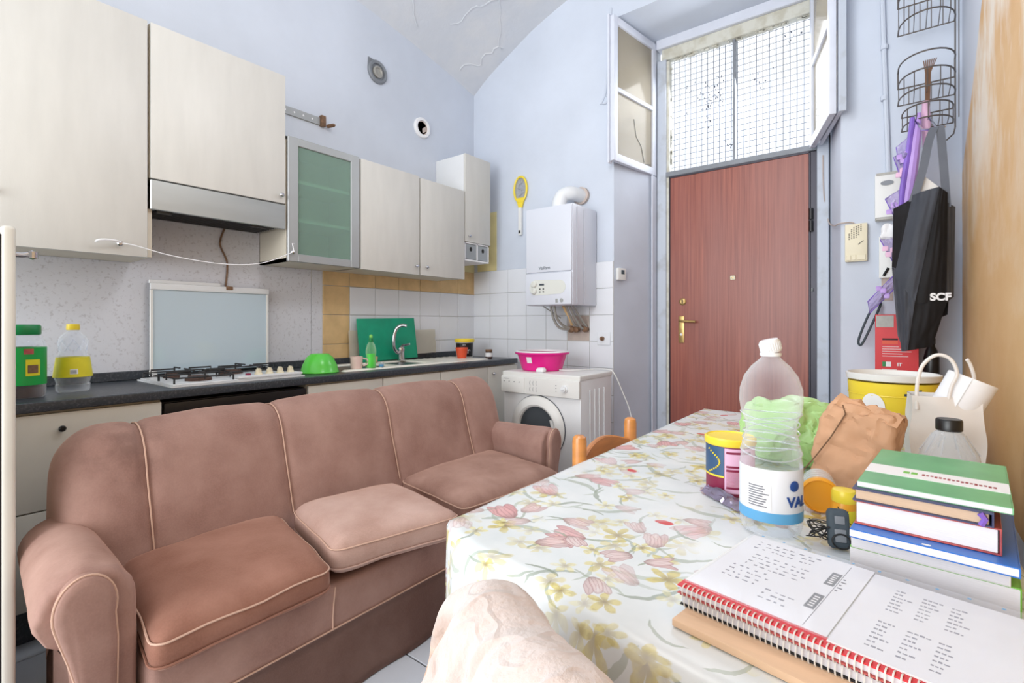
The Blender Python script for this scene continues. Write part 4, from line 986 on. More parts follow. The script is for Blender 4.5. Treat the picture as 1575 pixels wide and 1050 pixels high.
# ---------------------------------------------------------------- sofa
sofa = thing('sofa', 'dusty rose velvet three-seat sofa with rolled arms and pale piping', 'sofa', (-1.85, 1.3, 0))
SY0, SY1 = .335, 2.36
SE = [.545, 1.0, 1.52, 2.035]
prof = [(-1.80, .33), (-1.84, .43), (-1.875, .54), (-1.905, .64), (-1.93, .72), (-1.955, .775), (-1.99, .812), (-2.035, .828), (-2.085, .82), (-2.13, .79), (-2.165, .73), (-2.185, .6), (-2.195, .4), (-2.195, .10)]
NP = len(prof)
def backpt(y, k, out=0.0):
    x, z = prof[k]; cx, cz = -2.06, .5
    e = min(y-SY0, SY1-y); R = .13
    ins = 0 if e >= R else 1-math.sqrt(max(0, 1-(1-max(e, 0)/R)**2))
    if z > .5: z = .5+(z-.5)*(1-.42*ins)
    x = cx+(x-cx)*(1-.55*ins)
    # scalloped between the seams
    pn = min(abs(y-s) for s in SE)
    d = -.013*math.exp(-(pn/.022)**2) + .010*min(1, pn/.2)
    if k > 9: d *= .3
    wgt = 1 if z > .35 else 0
    nx, nz = x-cx, (z-cz)*.8 if z > .62 else 0
    L = math.hypot(nx, nz) or 1
    d += out
    z += (.012*math.sin((y-SY0)/(SY1-SY0)*PI)) if k in range(4, 10) else 0
    x += .004*noise.noise(Vector((y*5, z*6, 1)))
    return Vector((x+nx/L*d*wgt, y, z+nz/L*d*wgt))
def proffine(y, out=0., n=3):
    return spline([backpt(y, k, out) for k in range(NP)], n)
b = B()
ys = sorted(set([SY0+(SY1-SY0)*i/150 for i in range(151)]+[SY0+.15*(1-math.cos(a*PI/24)) for a in range(1, 8)]+[SY1-.15*(1-math.cos(a*PI/24)) for a in range(1, 8)]))
R_ = [proffine(y) for y in ys]
vr = [[b.verts.new(p) for p in r] for r in R_]
for i in range(len(vr)-1):
    for j in range(len(vr[0])-1): b.faces.new((vr[i][j], vr[i][j+1], vr[i+1][j+1], vr[i+1][j]))
b.faces.new(vr[0]); b.faces.new(vr[-1][::-1])
bk = obj('backrest', b, 'vel', sofa, 1.2)
for s in SE:
    b = B(); tube(b, [p+Vector((.002, 0, .001)) for p in proffine(s, .004)[3:28]], .0026, 6); obj('piping', b, 'piping', bk)
# arms: rolled section swept from back to front
def arm(y_b, y_f, side, xf, flare):
    def sect(x, sc_=1., dz=0):
        t = (x+2.02)/(xf+2.02); yc = y_b+(y_f-y_b)*t
        w_ = .086+.006*t*flare; zt = .515; pts = []
        # outline from inner foot up, round the roll, tuck under and down outside ; local (outward o, z)
        o = [(-w_, .08), (-w_, .25), (-w_-.002, .42), (-w_, zt)]
        for a in range(170, -61, -14): o.append((math.cos(math.radians(a))*w_*(1.0 if a > 90 else 1.02), zt+math.sin(math.radians(a))*(.088 if a > 0 else .080)))
        o += [(w_*.36, .43), (w_*.22, .37), (w_*.08, .28), (0, .18), (-w_*.06, .08)]
        cy, cz = 0, .42
        return [Vector((x, yc+side*(p[0]*sc_), cz+(p[1]-cz)*sc_+dz+.035*(1-t)*(-1 if p[1] > .4 else 0))) for p in o]
    b = B(); N = 26; rs = []
    for i in range(N+1):
        x = -2.05+(xf+2.05)*i/N
        rs.append(sect(x))
    for dx, s in ((.012, .992), (.022, .965), (.028, .92), (.030, .86)): rs.append(sect(xf+dx, s))
    # gathered pleats near the front roll
    for i, r in enumerate(rs):
        t = i/len(rs)
        for j, p in enumerate(r):
            if j > 4: p += Vector((0, side*.0, .0))+(p-Vector((p.x, y_f, .42))).normalized()*(.006*math.sin(j*2.1+1.3*math.sin(i*.4))*max(0, t-.6)*2.5)
    rings(b, rs)
    o = obj('armrest', b, 'vel', sofa, 1.1)
    # bulb-shaped front panel with piping
    xx = xf+.042
    def out2(sc_, x):
        pts = []
        r = .055; zt = .525; yy = y_f+side*.010
        for a in range(200, -21, -11): pts.append(Vector((x, yy+side*math.cos(math.radians(a))*r*sc_, zt+math.sin(math.radians(a))*.074*sc_)))
        for (o_, z) in ((.044, .47), (.030, .42), (.016, .36), (.004, .26), (-.002, .16), (-.006, .085)): pts.append(Vector((x, yy+side*o_*sc_, z)))
        for (o_, z) in ((-.046, .085), (-.050, .15), (-.054, .28), (-.056, .44)): pts.append(Vector((x, yy+side*o_*sc_, z)))
        return pts
    b = B(); rings(b, [out2(1, xx-.03), out2(1, xx+.006), out2(.93, xx+.013), out2(.7, xx+.016)]); obj('front_panel', b, 'vel', o, 1.1)
    b = B(); pp = out2(1.02, xx+.005); tube(b, pp, .0026, 6, True); obj('piping', b, 'piping', o)
    return o
arm(.345, .300, -1, -1.47, 1)
arm(2.31, 2.215, 1, -1.49, .7)
# base, front band and skirt
b = B(); box(b, -2.18, -1.384, .40, 2.14, .16, .345, .02, 3); bs = obj('seat_base', b, 'vel', sofa, 1.1)
b = B(); tube(b, [(-1.380, .37+i*.1, .214) for i in range(18)], .0026, 6); obj('piping', b, 'piping', bs)
for y in (.88, 1.52):
    b = B(); tube(b, [(-1.383, y+.006*math.sin(z*20), z) for z in (.214, .25, .29, .34)], .0026, 6); obj('piping', b, 'piping', bs)
def skirt(a, c_):
    y = .27+2.0*a; z = .212-.205*c_
    x = -1.380+.008*c_*math.sin(y*17)+.008*c_*math.sin(y*7+1)+.016*c_
    return Vector((x, y, z))
b = B(); grid(b, skirt, 90, 8); bmesh.ops.solidify(b, geom=b.faces[:], thickness=.006); obj('skirt', b, 'vel', sofa, 1.1)
b = B(); grid(b, lambda a, c_: Vector((-2.15+.765*a, .29+.008*math.sin(a*14)+.05*(1-a), .25-.24*c_)), 30, 6); bmesh.ops.solidify(b, geom=b.faces[:], thickness=.006); obj('skirt', b, 'vel', sofa, 1.1)
b = B(); grid(b, lambda a, c_: Vector((-2.15+.765*a, 2.28+.01*math.sin(a*14), .25-.24*c_)), 30, 6); bmesh.ops.solidify(b, geom=b.faces[:], thickness=.006); obj('skirt', b, 'vel', sofa, 1.1)
for x in (-2.13, -1.44):
    for y in (.42, 2.14):
        b = B(); lathe(b, [(.025, 0), (.03, .11)], (x, y, .003), 12); obj('foot', b, 'brownwood', sofa)
def cushion(name, label, q, z0, z1, m, seed, puff=.03):
    t = thing(name, label, 'cushion', ((q[0][0]+q[2][0])/2, (q[0][1]+q[2][1])/2, z0))
    b = B(); e = rquad(b, q, z0, z1, .038, 26, 6, puff, .006, seed, .004)
    top = e(1.0-.22); bot = e(.22)
    obj('cushion_body', b, m, t, 1.3)
    b = B(); tube(b, top, .0026, 6, True); obj('piping', b, 'piping', t)
    b = B(); tube(b, bot, .0030, 6, True); obj('lower_piping', b, m, t)
cushion('seat_cushion', 'russet velvet seat cushion at the left end of the sofa', [(-1.335, .385), (-1.335, .845), (-1.86, .95), (-1.87, .46)], .347, .445, 'velr', 3)
cushion('seat_cushion', 'pale rose middle seat cushion of the sofa, askew and raised', [(-1.385, .875), (-1.265, 1.325), (-1.74, 1.40), (-1.81, .97)], .368, .475, 'vell', 8, .022)
cushion('seat_cushion', 'worn seat cushion at the right end of the sofa', [(-1.36, 1.44), (-1.32, 2.085), (-1.86, 2.18), (-1.85, 1.52)], .347, .440, 'velm', 12)

# ---------------------------------------------------------------- table and cloth
TX0, TX1, TY1, TZ = -.718, .155, 2.385, .757
near = [(-.718, .716), (-.66, .672), (-.575, .650), (-.47, .638), (-.39, .613), (-.27, .583), (-.15, .565), (0, .545), (.155, .52)]
def ynear(x):
    for (a, b_) in zip(near, near[1:]):
        if a[0] <= x <= b_[0]: return a[1]+(b_[1]-a[1])*(x-a[0])/(b_[0]-a[0])
    return near[0][1] if x < near[0][0] else near[-1][1]
tb = thing('dining_table', 'brown wooden dining table under the floral oilcloth', 'table', (-.28, 1.45, 0))
b = B(); pts = [(x+(.012 if i == 0 else 0), y+.014, TZ-.035) for i, (x, y) in enumerate(near)]; pts[-1] = (TX1-.005, .54, TZ-.035)
prism(b, pts+[(TX1-.005, TY1-.01, TZ-.035), (TX0+.012, TY1-.01, TZ-.035)], (0, 0, .033)); obj('tabletop', b, 'brownwood', tb)
b = B()
for a in ((TX0+.06, TX0+.08, .84, TY1-.08), (TX1-.08, TX1-.06, .84, TY1-.08), (TX0+.06, TX1-.06, .80, .82), (TX0+.06, TX1-.06, TY1-.10, TY1-.08)): box(b, a[0], a[1], a[2], a[3], TZ-.115, TZ-.036)
o = obj('apron', b, 'brownwood', tb)
for x in (TX0+.075, TX1-.075):
    for y in (.83, TY1-.09):
        b = B(); rings(b, [[Vector((x+a*r, y+c_*r, z)) for a, c_ in ((-1, -1), (1, -1), (1, 1), (-1, 1))] for z, r in ((.003, .02), (.5, .028), (TZ-.036, .03))]); obj('leg', b, 'brownwood', tb)
HH = .235     # drop of the cloth
def drop_y(x, s):      # s metres below the edge at the near end
    return ynear(x)-.006-.030*math.sin(min(1, s/.12)*PI/2)*0-.012*math.sin(x*31+1)*min(1, s/.12)-.014*min(1, s/.2)
b = B(); NX = 90
lay = b.loops.layers.uv.verify()
rows = []
for j in range(9):        # near drape, from hem to edge
    s = HH*(1-j/9)
    rows.append(('d', s))
rows.append(('e', 0)); NT = 70
for j in range(1, NT+1): rows.append(('t', j/NT))
rows.append(('f', .02)); rows.append(('f', .12)); rows.append(('f', .22))
vs = []; uvs = []
for kind, s in rows:
    rv = []; ru = []
    for i in range(NX+1):
        a = i/NX; x = TX0+(TX1-TX0)*a; yn = ynear(x)
        if kind == 'd':
            yv = drop_y(x, s); z = TZ+.002-s-.004; u_, v_ = x, yn-s
            if s < .03: z = TZ+.002-.5*s
        elif kind == 'e': yv = yn; z = TZ+.003; u_, v_ = x, yn
        elif kind == 't':
            yv = yn+(TY1-yn)*s; z = TZ+.003+.0012*noise.noise(Vector((x*7, yv*7, 2))); u_, v_ = x, yv
        else: yv = TY1+.008; z = TZ-s; u_, v_ = x, TY1+s
        rv.append(b.verts.new((x, yv, z))); ru.append((u_, v_))
    vs.append(rv); uvs.append(ru)
def q_(a, u4):
    f = b.faces.new(a)
    for l, u_ in zip(f.loops, u4): l[lay].uv = u_
for j in range(len(rows)-1):
    for i in range(NX):
        q_((vs[j][i], vs[j][i+1], vs[j+1][i+1], vs[j+1][i]), (uvs[j][i], uvs[j][i+1], uvs[j+1][i+1], uvs[j+1][i]))
# side drapes joined to the long edges
for side, i0, sg in ((0, 0, -1), (1, NX, 1)):
    idx = [j for j, r in enumerate(rows) if r[0] in 'et']
    prev = None
    for k, s in enumerate((0, .012, .10, .19)):
        line = []
        for j in idx:
            p = vs[j][i0]; yy = p.co.y
            if k == 0: line.append((p, (p.co.x, yy)))
            else: line.append((b.verts.new((p.co.x+sg*(.006+(.010*math.sin(yy*23) + .01)*min(1, s/.1)), yy, p.co.z-s)), (p.co.x+sg*s, yy)))
        if prev:
            for m_ in range(len(line)-1):
                q_((prev[m_][0], prev[m_+1][0], line[m_+1][0], line[m_][0]), (prev[m_][1], prev[m_+1][1], line[m_+1][1], line[m_][1]))
        prev = line
bmesh.ops.recalc_face_normals(b, faces=b.faces)
for f in b.faces: f.smooth = True
me = bpy.data.meshes.new('tablecloth'); b.to_mesh(me); b.free()
o = obj('tablecloth', me, 'floral'); setp(o, 'white oilcloth with pink tulips and yellow flowers covering the table', 'tablecloth')
md = o.modifiers.new('t', 'SOLIDIFY'); md.thickness = .0012; md.offset = 1

# ---------------------------------------------------------------- chairs
def chair(name, label, M, post_h=.80, loc=(0, 0, 0)):
    """local: seat faces +X, back at x=0, width along y"""
    t = thing(name, label, 'chair', loc)
    for sy in (-.185, .185):
        b = B(); lathe(b, [(.016, .003), (.020, .2), (.022, .45), (.0225, post_h-.02), (.020, post_h-.006), (.012, post_h)], (0, sy, 0), 18)
        for v in b.verts: v.co = M @ v.co
        obj('back_post', b, 'wood', t)
        b = B(); lathe(b, [(.015, .003), (.02, .2), (.022, .43)], (.37, sy, 0), 14)
        for v in b.verts: v.co = M @ v.co
        obj('leg', b, 'wood', t)
    for (zt, h) in ((post_h-.055, .085), (post_h-.20, .05)):
        b = B(); n = 14; rs = []
        for i in range(n+1):
            a = i/n; y = -.17+.34*a; bow = math.sin(a*PI); x = -.022*bow
            z1 = zt-.02+.035*bow; z0 = zt-h-.02
            rs.append([Vector((x-.009, y, z0)), Vector((x+.009, y, z0)), Vector((x+.009, y, z1-.004)), Vector((x+.004, y, z1)), Vector((x-.004, y, z1)), Vector((x-.009, y, z1-.004))])
        rings(b, rs)
        for v in b.verts: v.co = M @ v.co
        obj('back_rail', b, 'woodh', t)
    b = B(); box(b, .0, .40, -.20, .20, .435, .46, .01, 3, M); obj('seat', b, 'wood', t)
    b = B(); box(b, .02, .36, -.165, -.15, .39, .43, 0, 1, M); box(b, .02, .36, .15, .165, .39, .43, 0, 1, M); obj('seat_rail', b, 'wood', t)
    b = B(); tube(b, [M @ Vector((.02, -.17, .2)), M @ Vector((.36, -.17, .2))], .009, 8); obj('stretcher', b, 'wood', t)
    b = B(); tube(b, [M @ Vector((.02, .17, .2)), M @ Vector((.36, .17, .2))], .009, 8); obj('stretcher', b, 'wood', t)
    return t
chair('dining_chair', 'honey pine chair with rounded posts on the sofa side of the table', Matrix.Translation((-.785, 1.535, 0)) @ Matrix.Rotation(0, 4, 'Z'), .812, (-.785, 1.535, 0))
chair('dining_chair', 'honey pine chair at the far end of the table behind the green bag', Matrix.Translation((-.13, 2.47, 0)) @ Matrix.Rotation(-PI/2, 4, 'Z'), .775, (-.13, 2.47, 0))
chM = Matrix.Translation((-.315, .408, 0)) @ Matrix.Rotation(math.radians(90-30), 4, 'Z')
chair('dining_chair', 'wooden chair at the near end of the table, hidden under the cream fleece', chM @ Matrix.Translation((.0, -.015, 0)) @ Matrix.Diagonal((1, .55, 1, 1)), .79, (-.315, .408, 0))
# fleece thrown over the near chair's back
def fl(a, c_):
    """a along the back (0 at the sofa side .. 1), c_ over the top from the hem facing us to the hem under the table"""
    L = .31; yl = (.5-a)*L-.012
    s = (c_-.5)*2; th = .036
    k = max(0, .42-a)/.42
    topz = .868-.085*k*k+.006*math.sin(a*9)
    if abs(s) < .16: q = s/.16*PI/2; x = math.sin(q)*th; z = topz-th+math.cos(q)*th
    else:
        d = (abs(s)-.16)/.84*.46; x = (th+d*(.12 if s < 0 else .02))*(1 if s > 0 else -1); z = topz-th-d
    dn = max(0, topz-z)
    yl += (.10*min(1, dn/.3) if a < .5 else -.01*min(1, dn/.3))*abs(a-.5)*2
    f = noise.noise(Vector((a*4.5+dn*2, dn*3.2, s*2+3)))
    g1 = 1-abs(noise.noise(Vector((a*7-dn*4, dn*6+a*2, 7+s))))*2.4
    g2 = 1-abs(noise.noise(Vector((a*10+dn*7, dn*9-a*3, 17+s))))*2.6
    x += -(f*.045+max(0, g1)**2*.026+max(0, g2)**2*.012)*min(1, .3+dn*5)*(1 if s < .05 else -.35)
    z += f*.006
    e = abs((a-.5)*2)
    x *= 1-.75*max(0, e-.80)/.20
    return chM @ Vector((x, yl, z))
# local +x is toward the table; the camera sees the rear (x<0) face
b = B(); grid(b, lambda a, c_: fl(a, c_), 110, 150, lambda a, c_: (a, c_))
o = obj('fleece_throw', b, 'fleece', None, 1.5); setp(o, 'cream fleece throw draped over the near chair, folds bunched', 'throw')
md = o.modifiers.new('s', 'SOLIDIFY'); md.thickness = .010; md.offset = 0
md = o.modifiers.new('u', 'SUBSURF'); md.levels = 1; md.render_levels = 1

# ---------------------------------------------------------------- things on the table
T0 = TZ+.0055
def ang_to_cam(c, d=0): return math.atan2(-c[1], -c[0])+d
# big water bottle
c = (-.196, 1.065, T0)
t = thing('water_bottle', 'large clear plastic water bottle, empty, with a tilted white cap and blue-banded label', 'bottle', c)
b = B(); lathe(b, [(.03, .010), (.042, .001), (.050, .004), (.054, .014), (.0545, .035), (.0535, .04), (.0545, .046), (.0545, .13), (.052, .145), (.0535, .155), (.048, .17), (.0475, .18), (.044, .19), (.0445, .198), (.0455, .21), (.0525, .228), (.0555, .25), (.0545, .272), (.047, .296), (.034, .315), (.020, .328), (.015, .334), (.0148, .348)], c, 44, cap=False); obj('body', b, 'clear', t)
for z in (.148, .164, .178, .192, .206, .222):
    b = B(); tube(b, [(c[0]+math.cos(a)*(.049+.004*(z < .15 or z > .215)), c[1]+math.sin(a)*(.049+.004*(z < .15 or z > .215)), c[2]+z+.004*math.sin(2*a+z*90)) for a in [2*PI*k/40 for k in range(40)]], .0014, 5, True); obj('rib', b, 'hazy', t)
b = B(); lathe(b, [(.018, .334), (.019, .336), (.019, .339), (.018, .341)], c, 24); obj('neck_ring', b, 'white', t)
Mc = Matrix.Translation(Vector(c)+Vector((0, 0, .350))) @ Matrix.Rotation(math.radians(14), 4, Vector((math.sin(-CAMT)*-1, -math.cos(CAMT), 0)))
b = B(); lathe(b, [(.0175, -.008), (.0185, -.005), (.0185, .012), (.016, .016), (.001, .0165)], (0, 0, 0), 28)
for k in range(28):
    a = 2*PI*k/28; tube(b, [(math.cos(a)*.0186, math.sin(a)*.0186, -.004), (math.cos(a)*.0186, math.sin(a)*.0186, .011)], .0008, 4)
for v in b.verts: v.co = Mc @ v.co
obj('cap', b, 'white', t)
a0 = ang_to_cam(c)
b = B(); band(b, c, .0549, .0549, c[2]+.048, c[2]+.128, a0-1.5, a0+2.0, 30, 1); lb = obj('label', b, 'wlabel', t)
b = B(); band(b, c, .0554, .0554, c[2]+.030, c[2]+.049, a0-1.9, a0+2.2, 30, 1); obj('blue_band', b, 'bluel', lb)
b = B(); band(b, c, .0555, .0555, c[2]+.054, c[2]+.100, a0-.75, a0+.02, 10, 1); obj('print_panel', b, 'paper', lb)
b = B()
for k in range(9):
    z = c[2]+.058+k*.0046; band(b, c, .0559, .0559, z, z+.0018, a0-.72, a0+random.uniform(-.25, -.03), 8, 1)
o = obj('small_print', b, 'ink', lb); o['kind'] = 'stuff'
text('VAL', (0, 0, 0), (1, 0, 0), (0, 0, 1), .026, 'bluet', lb, cyl=((c[0], c[1], c[2]+.062), .0556, a0+.50), bold=.0008)
b = B(); lathe(b, [(.008, 0), (.010, .001), (.008, .002)], (c[0]+math.cos(a0+.75)*.0556, c[1]+math.sin(a0+.75)*.0556, c[2]+.100), 14, (math.cos(a0+.75), math.sin(a0+.75), 0)); obj('emblem', b, 'bluet', lb)
# cocoa tin
c = (-.318, 1.255, T0)
t = thing('powder_tin', 'tall round tin with yellow lid and maroon-blue label left of the water bottle', 'tin', c)
cyl(t, 'tin', c, [(.0525, .0), (.0535, .004), (.0535, .118), (.051, .12)], 'maroon', 40)
cyl(t, 'lid', c, [(.055, .113), (.057, .116), (.057, .128), (.053, .131), (.050, .128), (.001, .127)], 'yellow', 40)
a0 = ang_to_cam(c)
b = B(); band(b, c, .0540, .0540, c[2]+.008, c[2]+.110, a0-.22, a0+1.35, 20, 1); lp = obj('pink_panel', b, 'pinkl', t)
b = B(); band(b, c, .0541, .0541, c[2]+.045, c[2]+.112, a0-1.5, a0-.24, 16, 1); obj('blue_panel', b, 'blued', t)
b = B()
for z in (.098, .066, .058, .018): band(b, c, .0546, .0546, c[2]+z, c[2]+z+.005, a0-.15, a0+.9, 10, 1)
obj('print_bar', b, 'maroon', lp)
b = B()
for k in range(12): band(b, c, .0545, .0545, c[2]+.024+k*.003, c[2]+.0252+k*.003, a0-.15, a0+.5, 8, 1)
o = obj('small_print', b, 'redb', lp); o['kind'] = 'stuff'
b = B()
for k in range(14):
    a = a0-.95+.5*math.sin(k*.25); tube(b, [(c[0]+math.cos(a)*.0546, c[1]+math.sin(a)*.0546, c[2]+.05+k*.004), (c[0]+math.cos(a+.06)*.0546, c[1]+math.sin(a+.06)*.0546, c[2]+.052+k*.004)], .0018, 4)
band(b, c, .0547, .0547, c[2]+.042, c[2]+.046, a0-1.5, a0-.24, 12, 1)
obj('yellow_swirl', b, 'yellow', t)
# foil wrapper
t = thing('foil_wrapper', 'crumpled lilac foil wrapper in front of the powder tin', 'wrapper', (-.31, 1.13, T0))
b = B(); grid(b, lambda a, c_: Vector((-.37+.125*a+.02*c_, 1.195-.10*a+.045*c_, T0+.002+.012*abs(noise.noise(Vector((a*6, c_*4, 1))))+.010*math.sin(c_*PI))), 22, 10); bmesh.ops.solidify(b, geom=b.faces[:], thickness=.001); obj('foil', b, 'foil', t, .3)
b = B(); grid(b, lambda a, c_: Vector((-.275+.05*a, 1.145-.07*a+.025*c_, T0+.010+.010*abs(noise.noise(Vector((a*7, c_*5, 4)))))), 12, 6); bmesh.ops.solidify(b, geom=b.faces[:], thickness=.001); obj('torn_flap', b, 'foil', t, .3)
# green film bag
def blob(q, z0, z1, r, seed, amp, fr=9, puff=.02, n=34, nz=10):
    b = B(); rquad(b, q, z0, z1, r, n, nz, puff, 0, seed, .0)
    crumple(b, amp, fr, seed)
    for v in b.verts: v.co.z = max(v.co.z, z0)
    return b
t = thing('green_bag', 'crumpled light green plastic bag behind the water bottle', 'plastic bag', (-.27, 1.66, T0))
obj('film', blob([(-.37, 1.50), (-.12, 1.50), (-.10, 1.70), (-.38, 1.72)], T0, T0+.135, .065, 5, .038, 10, .03), 'greenbag', t, .35)
b = B(); grid(b, lambda a, c_: Vector((-.34+.14*a+.02*noise.noise(Vector((a*3, c_*3, 1))), 1.56+.03*noise.noise(Vector((a*4, 2, c_*4))), T0+.09+.085*c_*(1-.5*a)+.01*noise.noise(Vector((a*6, c_*6, 8))))), 16, 10); obj('crumpled_handle', b, 'greenbag', t, .35)
# brown paper bag leaning over
t = thing('brown_paper_bag', 'crumpled brown kraft paper bag lying folded behind the books', 'paper bag', (-.08, 1.48, T0))
b = B(); rquad(b, [(-.068, -.06), (.068, -.06), (.068, .06), (-.068, .06)], 0, .205, .020, 30, 30, .006, 0, 3, 0)
for v in b.verts:
    k = v.co.z/.205; v.co.x *= 1+.10*k; v.co.y *= 1-.3*k
crumple(b, .015, 12, 6); crumple(b, .006, 34, 2)
Mk = Matrix.Translation((-.115, 1.43, T0)) @ Matrix.Rotation(math.radians(-14), 4, 'Z') @ Matrix.Rotation(math.radians(17), 4, 'Y')
for v in b.verts: v.co = Mk @ v.co; v.co.z = max(v.co.z, T0)
bb = obj('bag_body', b, 'kraft', t, .4)
b = B(); tube(b, [Mk @ Vector(p) for p in ((-.066, -.062, .02), (-.050, -.064, .07), (-.034, -.062, .13), (-.025, -.053, .19), (-.04, -.04, .205))], .0016, 5); obj('seam', b, 'copper', t)
b = B(); grid(b, lambda a, c_: Mk @ Vector((-.06+.13*a, -.045+.06*c_+.01*noise.noise(Vector((a*5, c_*3, 2))), .200+.022*math.sin(c_*PI)+.010*noise.noise(Vector((a*8, c_*3, 5))))), 16, 6); obj('folded_top', b, 'kraft', t, .4)
# yellow tub at the far end
c = (-.02, 2.20, T0)
t = thing('yellow_tub', 'big yellow plastic tub with clear lid rim at the far end of the table', 'tub', c)
cyl(t, 'tub', c, [(.115, 0), (.118, .004), (.130, .195), (.128, .195)], 'yellow', 44)
b = B(); lathe(b, [(.128, .20), (.134, .203), (.136, .222), (.130, .224), (.124, .208), (.001, .207)], c, 44); obj('lid_rim', b, 'plastic', t)
a0 = ang_to_cam(c)
b = B()
R = .1305
pts = []
for k in range(20):
    a = 2*PI*k/20; pts.append((a0-.42+.28*math.cos(a), .115+.045*math.sin(a)))
prv = [Vector((c[0]+math.cos(a)*(.1195+z*.06+.0012), c[1]+math.sin(a)*(.1195+z*.06+.0012), c[2]+z)) for a, z in pts]
prism(b, prv, (math.cos(a0-.4)*.001, math.sin(a0-.4)*.001, 0)); lb = obj('white_oval', b, 'paper', t)
b = B(); band(b, c, R-.0005, R+.001, c[2]+.158, c[2]+.166, a0+.25, a0+.7, 8, 1); obj('dark_mark', b, 'inkd', t)
b = B(); lathe(b, [(.1285, .150), (.1296, .152), (.1292, .155)], c, 44, cap=False); obj('raised_band', b, 'yellow', t)
b = B(); prism(b, [Vector((c[0]+math.cos(a)*(R+.002), c[1]+math.sin(a)*(R+.002), c[2]+z)) for a, z in ((a0+.30, .168), (a0+.62, .18), (a0+.62, .165), (a0+.45, .172))], (0, 0, -.006)); obj('swoosh', b, 'inkd', t)
# crumpled clear film between tub and white bag
t = thing('film_scrap', 'crumpled clear film scrap between the yellow tub and the white paper bag', 'plastic film', (.02, 1.93, T0))
obj('film', blob([(-.05, 1.93), (.03, 1.93), (.03, 2.0), (-.05, 2.0)], T0, T0+.10, .03, 2, .02, 14, .01, 16, 8), 'hazy', t, .3)
# white paper bag with twisted handles and a paper roll inside
t = thing('white_paper_bag', 'white paper carrier bag with twisted handles standing against the ochre wall', 'paper bag', (.10, 1.78, T0))
Mw = Matrix.Translation((.088, 1.68, T0)) @ Matrix.Rotation(math.radians(6), 4, 'Z')
b = B(); n = 26
def wb_(a, c_):
    # a round the perimeter, c_ upward
    per = [(-.072, -.055), (.072, -.055), (.072, .055), (-.072, .055)]
    s = a*4; i = int(s) % 4; f = s-int(s); p, q = per[i], per[(i+1) % 4]
    x = p[0]+(q[0]-p[0])*f; y = p[1]+(q[1]-p[1])*f
    k = 1-.12*c_; z = .215*c_
    x = x*(1-.05*c_)+.0; y = y*k+.012*math.sin(x*30+c_*6)*c_
    nn = noise.noise(Vector((x*18, y*18, z*14)))*.007
    return Mw @ Vector((x+nn, y+nn, z))
grid(b, wb_, 64, 18); bmesh.ops.remove_doubles(b, verts=b.verts, dist=1e-5)
obj('bag_body', b, 'wpaper', t, .5)
b = B(); grid(b, lambda a, c_: Mw @ Vector((-.07+.14*a, -.05+.10*c_, .004)), 4, 2); obj('bag_bottom', b, 'wpaper', t)
b = B(); tube(b, [Mw @ p for p in spline([(-.058, -.050, .18), (-.058, -.052, .24), (-.048, -.054, .29), (-.022, -.055, .318), (.005, -.055, .31), (.018, -.054, .275), (.008, -.050, .24), (.0, -.048, .19)], 6)], .0042, 8); obj('handle', b, 'wpaper', t)
b = B(); tube(b, [Mw @ p for p in spline([(.062, .045, .19), (.068, .04, .25), (.060, .035, .29), (.052, .03, .305)], 6)], .0042, 8); obj('handle', b, 'wpaper', t)
t = thing('paper_roll', 'white paper roll leaning in the top of the white paper bag', 'paper roll', (.10, 1.72, .95))
Mq = Mw @ Matrix.Translation((-.002, .0, .125)) @ Matrix.Rotation(math.radians(24), 4, 'Y')
b = B(); lathe(b, [(.050, 0), (.050, .145), (.048, .147), (.021, .146), (.019, .14), (.019, .02), (.021, 0)], (0, 0, 0), 36, (0, 0, 1), False)
for v in b.verts: v.co = Mq @ v.co
obj('roll', b, 'paper', t)
b = B(); grid(b, lambda a, c_: Mq @ Vector((math.cos(3.4+a*1.1)*(.0505+.003*a), math.sin(3.4+a*1.1)*(.0505+.003*a), .012*a+.135*c_)), 8, 3); obj('loose_sheet', b, 'paper', t)
# bottle with a black cap
c = (.085, 1.43, T0)
t = pet('water_flask', 'ribbed clear bottle with a black screw cap behind the green book', 'bottle', c, [(.048, .001), (.052, .006), (.052, .10), (.049, .118), (.026, .16), (.019, .166), (.019, .172)], 'hazy', 16)
b = B()
for k in range(10):
    a = 2*PI*k/10; tube(b, [(c[0]+math.cos(a)*.050, c[1]+math.sin(a)*.050, c[2]+.118), (c[0]+math.cos(a)*.027, c[1]+math.sin(a)*.027, c[2]+.158)], .0012, 4)
obj('shoulder_rib', b, 'hazy', t)
cyl(t, 'cap', c, [(.0215, .166), (.023, .168), (.023, .188), (.021, .191), (.001, .191)], 'black', 30)
# jar on its side with the orange lid toward us
ax = Vector((.15, -.95, -.04)).normalized(); c = Vector((-.130, 1.215, T0+.037))
t = thing('orange_lidded_cup', 'clear plastic cup lying on its side, orange lid toward the camera', 'cup', c)
b = B(); lathe(b, [(.035, -.012), (.033, -.03), (.030, -.09), (.028, -.10), (.001, -.101)], c, 36, ax); obj('cup', b, 'hazy', t)
b = B()
for k in range(4): lathe(b, [(.0335-k*.001, -.03-k*.018), (.0343-k*.001, -.033-k*.018), (.0335-k*.001, -.036-k*.018)], c, 30, ax, False)
obj('rib', b, 'hazy', t)
b = B(); lathe(b, [(.035, -.014), (.0365, -.012), (.0365, -.002), (.033, .002), (.031, -.001), (.001, -.001)], c, 36, ax); obj('lid', b, 'apricot', t)
